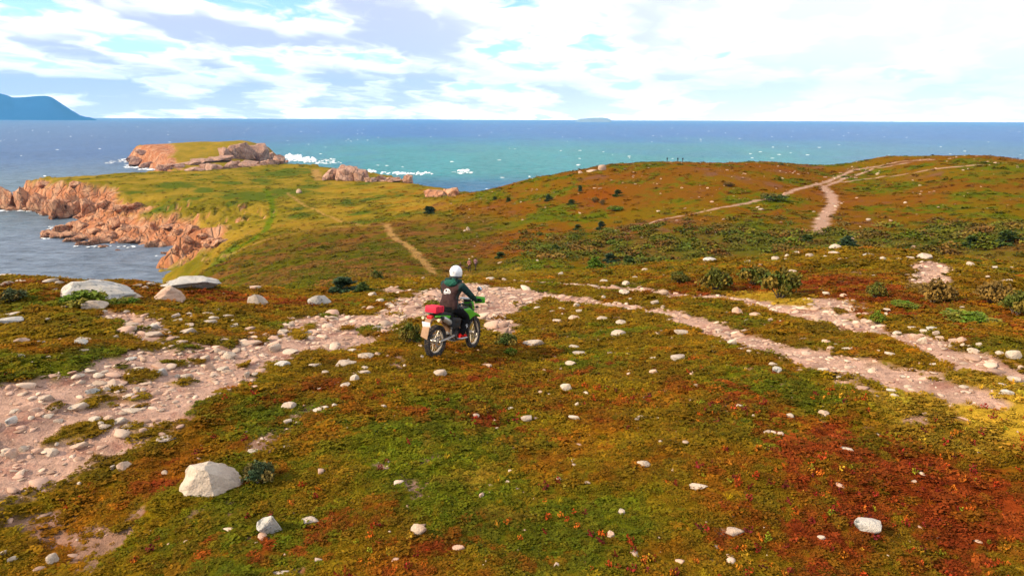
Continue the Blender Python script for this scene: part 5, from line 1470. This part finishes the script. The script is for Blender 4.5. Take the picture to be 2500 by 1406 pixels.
pan.matrix_world = BM; tag(pan, 'black soft saddlebag hanging on the right flank of the motorcycle', 'bag')
obj('flap', *boxv((.36, -.232, .755), (.25, .075, .09), Matrix.Rotation(.12, 3, 'Y')), MB_BLACK, pan, bevel=.02)

# ------------------------------------------------------------------ people
def skin_body(name, joints, edges, root, sub=2):
    """joints {name: (co, rx, ry)}; one continuous surface grown round the joints"""
    keys = list(joints)
    me = bpy.data.meshes.new(name)
    bm = bmesh.new(); lay = bm.verts.layers.skin.verify()
    vs_ = {}
    for k in keys:
        co, rx, ry = joints[k]
        v = bm.verts.new(co); v[lay].radius = (rx, ry); v[lay].use_root = (k == root); vs_[k] = v
    for a, b in edges: bm.edges.new((vs_[a], vs_[b]))
    bm.to_mesh(me); bm.free()
    o = bpy.data.objects.new(name, me); scene.collection.objects.link(o)
    o.modifiers.new('skin', 'SKIN').use_smooth_shade = True
    s = o.modifiers.new('sub', 'SUBSURF'); s.levels = sub; s.render_levels = sub
    dg = bpy.context.evaluated_depsgraph_get()
    m2 = bpy.data.meshes.new_from_object(o.evaluated_get(dg))
    bpy.data.objects.remove(o); bpy.data.meshes.remove(me)
    m2.name = name
    return m2
def paint(me, mats, fn):
    for m_ in mats: me.materials.append(m_)
    for p in me.polygons:
        p.material_index = fn(p.center); p.use_smooth = True
def cloth(name, c, bump=.8):
    m, t, bs = mat(name)
    tcn = t.node('ShaderNodeTexCoord')
    n1 = t.noise(tcn.outputs['Object'], 9.0, 4, .6, .6); n2 = t.noise(tcn.outputs['Object'], 120.0, 2)
    t.put(bs.inputs['Base Color'], t.mix(t.smooth(n1, .35, .7), tuple(q * .8 for q in c), tuple(min(1, q * 1.2) for q in c)))
    bs.inputs['Roughness'].default_value = .9; bs.inputs['Specular IOR Level'].default_value = .15
    b = t.node('ShaderNodeBump'); b.inputs['Strength'].default_value = bump; b.inputs['Distance'].default_value = .06
    t.put(b.inputs['Height'], t.math('ADD', n1, t.math('MULTIPLY', n2, .08))); t.l.new(b.outputs[0], bs.inputs['Normal'])
    return m
C_VEST = cloth('brown_vest', (.052, .026, .024)); C_SLEEVE = cloth('green_sleeve', (.014, .038, .034)); C_VEST_SHADE = cloth('vest_shaded_side', (.045, .050, .048))  # grey cloth: the shaded side of the torso put into the colour
C_PANTS = cloth('black_trousers', (.008, .008, .009)); C_SHOE = cloth('red_shoe', (.55, .012, .010), .15); C_GLOVE = cloth('black_glove', (.012, .012, .013))
C_SKIN = cloth('skin', (.50, .30, .20), .05); C_HOOD = cloth('green_hood', (.016, .085, .055)); C_WHITE = cloth('white_print', (.72, .70, .68), .05)
J = {'pelvis': ((.40, 0, .985), .175, .145), 'belly': ((.41, 0, 1.13), .185, .150), 'chest': ((.455, 0, 1.31), .205, .155), 'yoke': ((.50, 0, 1.445), .165, .12), 'neck': ((.54, 0, 1.545), .07, .07), 'head': ((.565, 0, 1.63), .09, .095), 'crown': ((.575, 0, 1.72), .085, .09)}
E = [('pelvis', 'belly'), ('belly', 'chest'), ('chest', 'yoke'), ('yoke', 'neck'), ('neck', 'head'), ('head', 'crown')]
for s, q in ((1, 'l'), (-1, 'r')):
    J.update({'shoulder' + q: ((.51, .225 * s, 1.44), .092, .088), 'elbow' + q: ((.70, .345 * s, 1.245), .070, .068), 'forearm' + q: ((.82, .355 * s, 1.175), .058, .056), 'wrist' + q: ((.905, .352 * s, 1.125), .034, .034),
              'hip' + q: ((.46, .12 * s, .965), .12, .115), 'thigh' + q: ((.63, .18 * s, .87), .108, .105), 'knee' + q: ((.79, .21 * s, .765), .092, .09), 'calf' + q: ((.72, .21 * s, .60), .086, .082), 'ankle' + q: ((.64, .205 * s, .45), .07, .07), 'foot' + q: ((.63, .20 * s, .385), .045, .045)})
    E += [('yoke', 'shoulder' + q), ('shoulder' + q, 'elbow' + q), ('elbow' + q, 'forearm' + q), ('forearm' + q, 'wrist' + q), ('pelvis', 'hip' + q), ('hip' + q, 'thigh' + q), ('thigh' + q, 'knee' + q), ('knee' + q, 'calf' + q), ('calf' + q, 'ankle' + q), ('ankle' + q, 'foot' + q)]
bme = skin_body('person', J, E, 'pelvis')
def rider_paint(c):
    if c.z > 1.545: return 4
    if c.z < .985 or (c.x > .58 and c.z < 1.02): return 3
    if abs(c.y) > .215 and c.z > 1.05 and (c.x > .45 or c.z > 1.34): return 1
    if c.x > .52 and c.z < 1.42: return 2
    if abs(c.y) > .115 and c.x > .40: return 2
    return 0
paint(bme, [C_VEST, C_SLEEVE, C_VEST_SHADE, C_PANTS, C_SKIN], rider_paint)
rider = link(bpy.data.objects.new('person', bme)); rider.matrix_world = BM
tag(rider, 'rider in white helmet, brown vest and green sleeves sitting on the motorcycle', 'person')
# helmet
V, Fc = ico(4)
V = V * np.array([.152, .128, .150]); V[:, 2] = np.where(V[:, 2] < -.10, -.10 + (V[:, 2] + .10) * .15, V[:, 2]); V[:, 0] += np.where(V[:, 2] < 0, .012, 0)
V = V + np.array([.578, 0, 1.705])
keep = [f for f in Fc if not (V[f].mean(0)[0] > .655 and 1.62 < V[f].mean(0)[2] < 1.755 and abs(V[f].mean(0)[1]) < .105)]
me_h = obj('helmet', V, keep, simple('helmet_white', (.82, .81, .80), .25, .5, 0, .0), rider)
obj('helmet_collar', *merge(ringv((0, 0, 0), .1, [(.012, -.02), (.012, .02), (-.03, .02), (-.03, -.02)], 28)), MB_BLACK, me_h).matrix_local = Matrix.Translation((.583, 0, 1.612)) @ Matrix.Rotation(math.radians(90), 4, 'X') @ Matrix.Diagonal((1.30, 1, 1.12, 1))
vz = []; vf = []
for i in range(13):
    a = -1.05 + 2.1 * i / 12
    for z in (1.625, 1.69, 1.752):
        rr = .148 - (z - 1.69) ** 2 * 4
        vz.append((.578 + rr * math.cos(a) * 1.03, rr * math.sin(a) * .86, z))
for i in range(12):
    for k in range(2): vf.append((i * 3 + k, i * 3 + 3 + k, i * 3 + 4 + k, i * 3 + 1 + k))
obj('visor', vz, vf, simple('visor_dark', (.02, .022, .03), .12, .6, 0, 0), me_h)
obj('badge', *prism([(-.016, -.012), (.016, -.012), (.0, .02)], -.002, .002), simple('badge_grey', (.16, .16, .20), .4, .4, 0, 0), me_h).matrix_local = Matrix.Translation((.4285, -.02, 1.735)) @ Matrix.Rotation(math.radians(90), 4, 'Z') @ Matrix.Rotation(.18, 4, 'X')
# hood lying on the shoulders
hd = []
V, Fc = ico(3)
nz = fbm(V[:, 0] * 2.2, V[:, 1] * 2.2 + V[:, 2] * 2, 77, 3)
V = V * (1 + .16 * nz)[:, None] * np.array([.095, .150, .090]) + np.array([.418, 0, 1.51])
V[:, 0] += (V[:, 2] - 1.51) * .5
obj('hood', V, Fc, C_HOOD, rider)
obj('hood_roll', *merge(tubec([(.43, .12, 1.55), (.41, .0, 1.565), (.43, -.12, 1.55), (.55, -.14, 1.54), (.65, 0, 1.50), (.55, .14, 1.54), (.43, .12, 1.55)], .042, 10)), C_SLEEVE, rider)
# emblem printed on the back: arch over two peaks and two lines of small lettering
bm_ = bmesh.new(); bm_.from_mesh(bme); tree = BVHTree.FromBMesh(bm_); bm_.free()
def on_back(y, z, off=.004):
    h = tree.ray_cast(Vector((-.3, y, z)), Vector((1, 0, 0)))
    return (h[0] + Vector((-off, 0, 0))) if h[0] else Vector((.32, y, z))
pv2, pf2 = [], []
def strip(pts, wd):
    for i in range(len(pts) - 1):
        (y0, z0), (y1, z1) = pts[i], pts[i + 1]
        L = math.hypot(y1 - y0, z1 - z0); ny, nz_ = -(z1 - z0) / L * wd / 2, (y1 - y0) / L * wd / 2
        o = len(pv2)
        for a, b in ((y0 + ny, z0 + nz_), (y1 + ny, z1 + nz_), (y1 - ny, z1 - nz_), (y0 - ny, z0 - nz_)): pv2.append(on_back(a, b))
        pf2.append((o, o + 1, o + 2, o + 3))
cy, cz0 = .02, 1.315
strip([(cy + .075 * math.cos(a), cz0 + .055 * math.sin(a)) for a in np.linspace(.15, math.pi - .1, 12)], .011)
strip([(cy - .085, cz0 + .004), (cy - .045, cz0 + .045), (cy - .02, cz0 + .015), (cy + .02, cz0 + .06), (cy + .07, cz0 + .004)], .015)
strip([(cy - .095, cz0 - .008), (cy - .03, cz0 - .008), (cy + .03, cz0 - .008), (cy + .085, cz0 - .008)], .014)
for j in range(9): strip([(cy - .085 + .019 * j, cz0 - .028), (cy - .085 + .019 * j + .013, cz0 - .028)], .012)
for j in range(4): strip([(cy + .005 + .018 * j, cz0 - .048), (cy + .005 + .018 * j + .012, cz0 - .048)], .010)
obj('back_print', pv2, pf2, C_WHITE, rider, smooth=False)
# S-shaped mark on the thigh and shin
lt = [(.70 + .020 * math.cos(a), .605 + .016 + .016 * math.sin(a)) for a in np.linspace(.3, math.pi * 1.5, 9)] + [(.70 + .020 * math.cos(a), .605 - .016 + .016 * math.sin(a)) for a in np.linspace(math.pi / 2, -math.pi * .85, 9)]
sv, sf = [], []
for i in range(len(lt) - 1):
    (x0, z0), (x1, z1) = lt[i], lt[i + 1]; L = math.hypot(x1 - x0, z1 - z0) + 1e-6; nx, nz_ = -(z1 - z0) / L * .0055, (x1 - x0) / L * .0055
    o = len(sv)
    for a, b in ((x0 + nx, z0 + nz_), (x1 + nx, z1 + nz_), (x1 - nx, z1 - nz_), (x0 - nx, z0 - nz_)):
        h = tree.ray_cast(Vector((a, -.6, b)), Vector((0, 1, 0))); sv.append((h[0] + Vector((0, -.004, 0))) if h[0] else Vector((a, -.27, b)))
    sf.append((o, o + 1, o + 2, o + 3))
obj('trouser_mark', sv, sf, C_WHITE, rider, smooth=False)
for s in (-1, 1):
    # shoe
    V, Fc = [], []
    prof = [(-.10, .0, .036, .075), (-.06, .0, .042, .115), (.0, 0, .045, .10), (.06, 0, .047, .075), (.12, 0, .046, .058), (.165, 0, .030, .040)]
    for x, _, hw, hh in prof:
        for k in range(10):
            a = 2 * math.pi * k / 10
            V.append((.665 + x, .20 * s + hw * math.cos(a), .355 + hh / 2 + hh / 2 * math.sin(a)))
    for i in range(len(prof) - 1):
        for k in range(10): Fc.append((i * 10 + k, i * 10 + (k + 1) % 10, i * 10 + 10 + (k + 1) % 10, i * 10 + 10 + k))
    Fc += [tuple(range(10)), tuple(range(50, 60))]
    sh = obj('shoe', V, Fc, C_SHOE, rider)
    obj('sole', *prism([(.56, .352), (.83, .352), (.84, .335), (.56, .335)], .155 * s, .245 * s), C_WHITE, sh, bevel=.006)
    # gloved hand closed on the grip
    gx, gy, gz = .936, .352 * s, 1.107
    parts = []
    V, Fc = ico(2); V = V * np.array([.042, .043, .024]) + np.array([gx - .022, gy, gz + .022]); parts.append((list(map(tuple, V)), [tuple(f) for f in Fc]))
    for k, (dy, ln) in enumerate(((-.033, 2.6), (-.011, 3.0), (.011, 2.9), (.033, 2.3))):
        path = [(gx + .030 * math.sin(a), gy + dy, gz + .030 * math.cos(a)) for a in np.linspace(-.2, ln, 7)]
        parts.append(tubec(path, [.0105, .0105, .010, .0098, .0095, .009, .0075], 7))
    path = [(gx - .03, gy - .035 * s, gz + .01), (gx - .028, gy - .055 * s, gz - .010), (gx - .008, gy - .064 * s, gz - .026), (gx + .012, gy - .060 * s, gz - .028)]
    parts.append(tubec(path, [.013, .012, .011, .009], 7))
    gl = obj('glove', *merge(*parts), C_GLOVE, rider); gl.matrix_local = Mst

def walker(name, label, p, face, hgt, cols, pose, group, hat=None, pack=None):
    """standing or walking figure; cols = (top, legs, hair)"""
    st = pose.get('stride', .12); arm = pose.get('arm', .25)
    k = hgt / 1.72
    J = {'pelvis': ((0, 0, .93), .13, .10), 'belly': ((0, 0, 1.08), .125, .09), 'chest': ((.01, 0, 1.26), .15, .10), 'yoke': ((.0, 0, 1.38), .12, .08), 'neck': ((.01, 0, 1.46), .05, .05), 'head': ((.03, 0, 1.56), .08, .09), 'crown': ((.02, 0, 1.65), .078, .085)}
    E = [('pelvis', 'belly'), ('belly', 'chest'), ('chest', 'yoke'), ('yoke', 'neck'), ('neck', 'head'), ('head', 'crown')]
    for s, q in ((1, 'l'), (-1, 'r')):
        J.update({'shoulder' + q: ((0, .18 * s, 1.37), .06, .06), 'elbow' + q: ((-.02 + arm * .1, .25 * s, 1.10), .045, .045), 'wrist' + q: ((.06 + arm, .22 * s, .93 + arm * .5), .032, .032), 'hand' + q: ((.09 + arm, .21 * s, .86 + arm * .6), .035, .022),
                  'hip' + q: ((0, .09 * s, .88), .09, .09), 'knee' + q: ((st * s * .6 + .03, .10 * s, .50), .06, .062), 'ankle' + q: ((st * s, .10 * s, .10), .042, .045), 'toe' + q: ((st * s + .14, .11 * s, .04), .04, .03)})
        E += [('yoke', 'shoulder' + q), ('shoulder' + q, 'elbow' + q), ('elbow' + q, 'wrist' + q), ('wrist' + q, 'hand' + q), ('pelvis', 'hip' + q), ('hip' + q, 'knee' + q), ('knee' + q, 'ankle' + q), ('ankle' + q, 'toe' + q)]
    J = {a: ((Vector(c) * k), rx * k, ry * k) for a, (c, rx, ry) in J.items()}
    me_ = skin_body(name, J, E, 'pelvis', 1)
    ms = [cols[0], cols[1], C_SKIN, cols[2]]
    def fn(c):
        c = c / k
        if c.z > 1.60 or (c.z > 1.48 and c.x < .0): return 3
        if c.z > 1.47 or (c.z < .95 + arm * .5 and abs(c.y) > .165 and c.x > -.02 and c.z > .7): return 2
        if c.z < .94: return 1
        return 0
    paint(me_, ms, fn)
    o = link(bpy.data.objects.new(name, me_)); o.location = p; o.rotation_euler = (0, 0, face)
    tag(o, label, 'person', group)
    if hat is not None:
        V, Fc = ico(2); V = V * np.array([.105, .10, .075]) * k + np.array([.02, 0, 1.665]) * k
        b = merge((list(map(tuple, V)), [tuple(f) for f in Fc]), boxv((.11 * k, 0, 1.65 * k), (.11 * k, .15 * k, .015)))
        obj('cap', *b, hat, o)
    if pack is not None:
        obj('backpack', *boxv((-.17 * k, 0, 1.17 * k), (.17 * k, .28 * k, .42 * k)), pack, o, bevel=.05)
    return o
c_pink = cloth('pink_top', (.55, .22, .20)); c_mauve = cloth('mauve_top', (.30, .16, .17)); c_cream = cloth('cream_cap', (.70, .58, .40)); c_dk = cloth('dark_trousers', (.05, .035, .03)); c_navy = cloth('navy_jacket', (.018, .022, .04)); c_hair = cloth('dark_hair', (.03, .02, .015)); c_rose = cloth('rose_trousers', (.50, .12, .11)); c_brown = cloth('brown_jacket', (.10, .05, .03))
p = at(1146, 664, 60); walker('person', 'walker in pale cap and pink top standing behind the rider', p, 2.0, 1.72, (c_pink, c_dk, c_hair), {'stride': .14, 'arm': .16}, 'walkers in the valley', hat=c_cream)
p = at(1161, 661, 60); walker('person', 'walker in mauve top and dark trousers beside the pink top', p, 1.0, 1.76, (c_mauve, c_dk, c_hair), {'stride': .2, 'arm': .2}, 'walkers in the valley')
p = at(1124, 671, 55); walker('person', 'walker in rose trousers half hidden by the white helmet', p, -.4, 1.70, (c_brown, c_rose, c_hair), {'stride': .10, 'arm': .3}, 'walkers in the valley')
for px, py, lab, h in ((1628, 407, 'dark figure standing apart on the hill skyline', 1.72), (1654, 406, 'dark figure left of the pair on the hill skyline', 1.82), (1666, 405, 'dark figure right of the pair on the hill skyline', 1.78)):
    v = ray(px, py); hh = math.hypot(v.x, v.y); rs_ = np.arange(170, 330, 1.0); zs_ = ground(v.x / hh * rs_, v.y / hh * rs_); r_ = float(rs_[np.argmax((zs_ - CAM_Z) / rs_)])
    x_, y_ = v.x / hh * r_, v.y / hh * r_
    walker('person', lab, Vector((x_, y_, float(ground(np.array([x_]), np.array([y_]))[0]) - .02)), 1.2, h, (c_navy, c_dk, c_hair), {'stride': .12, 'arm': .1}, 'figures on the skyline', pack=c_navy)
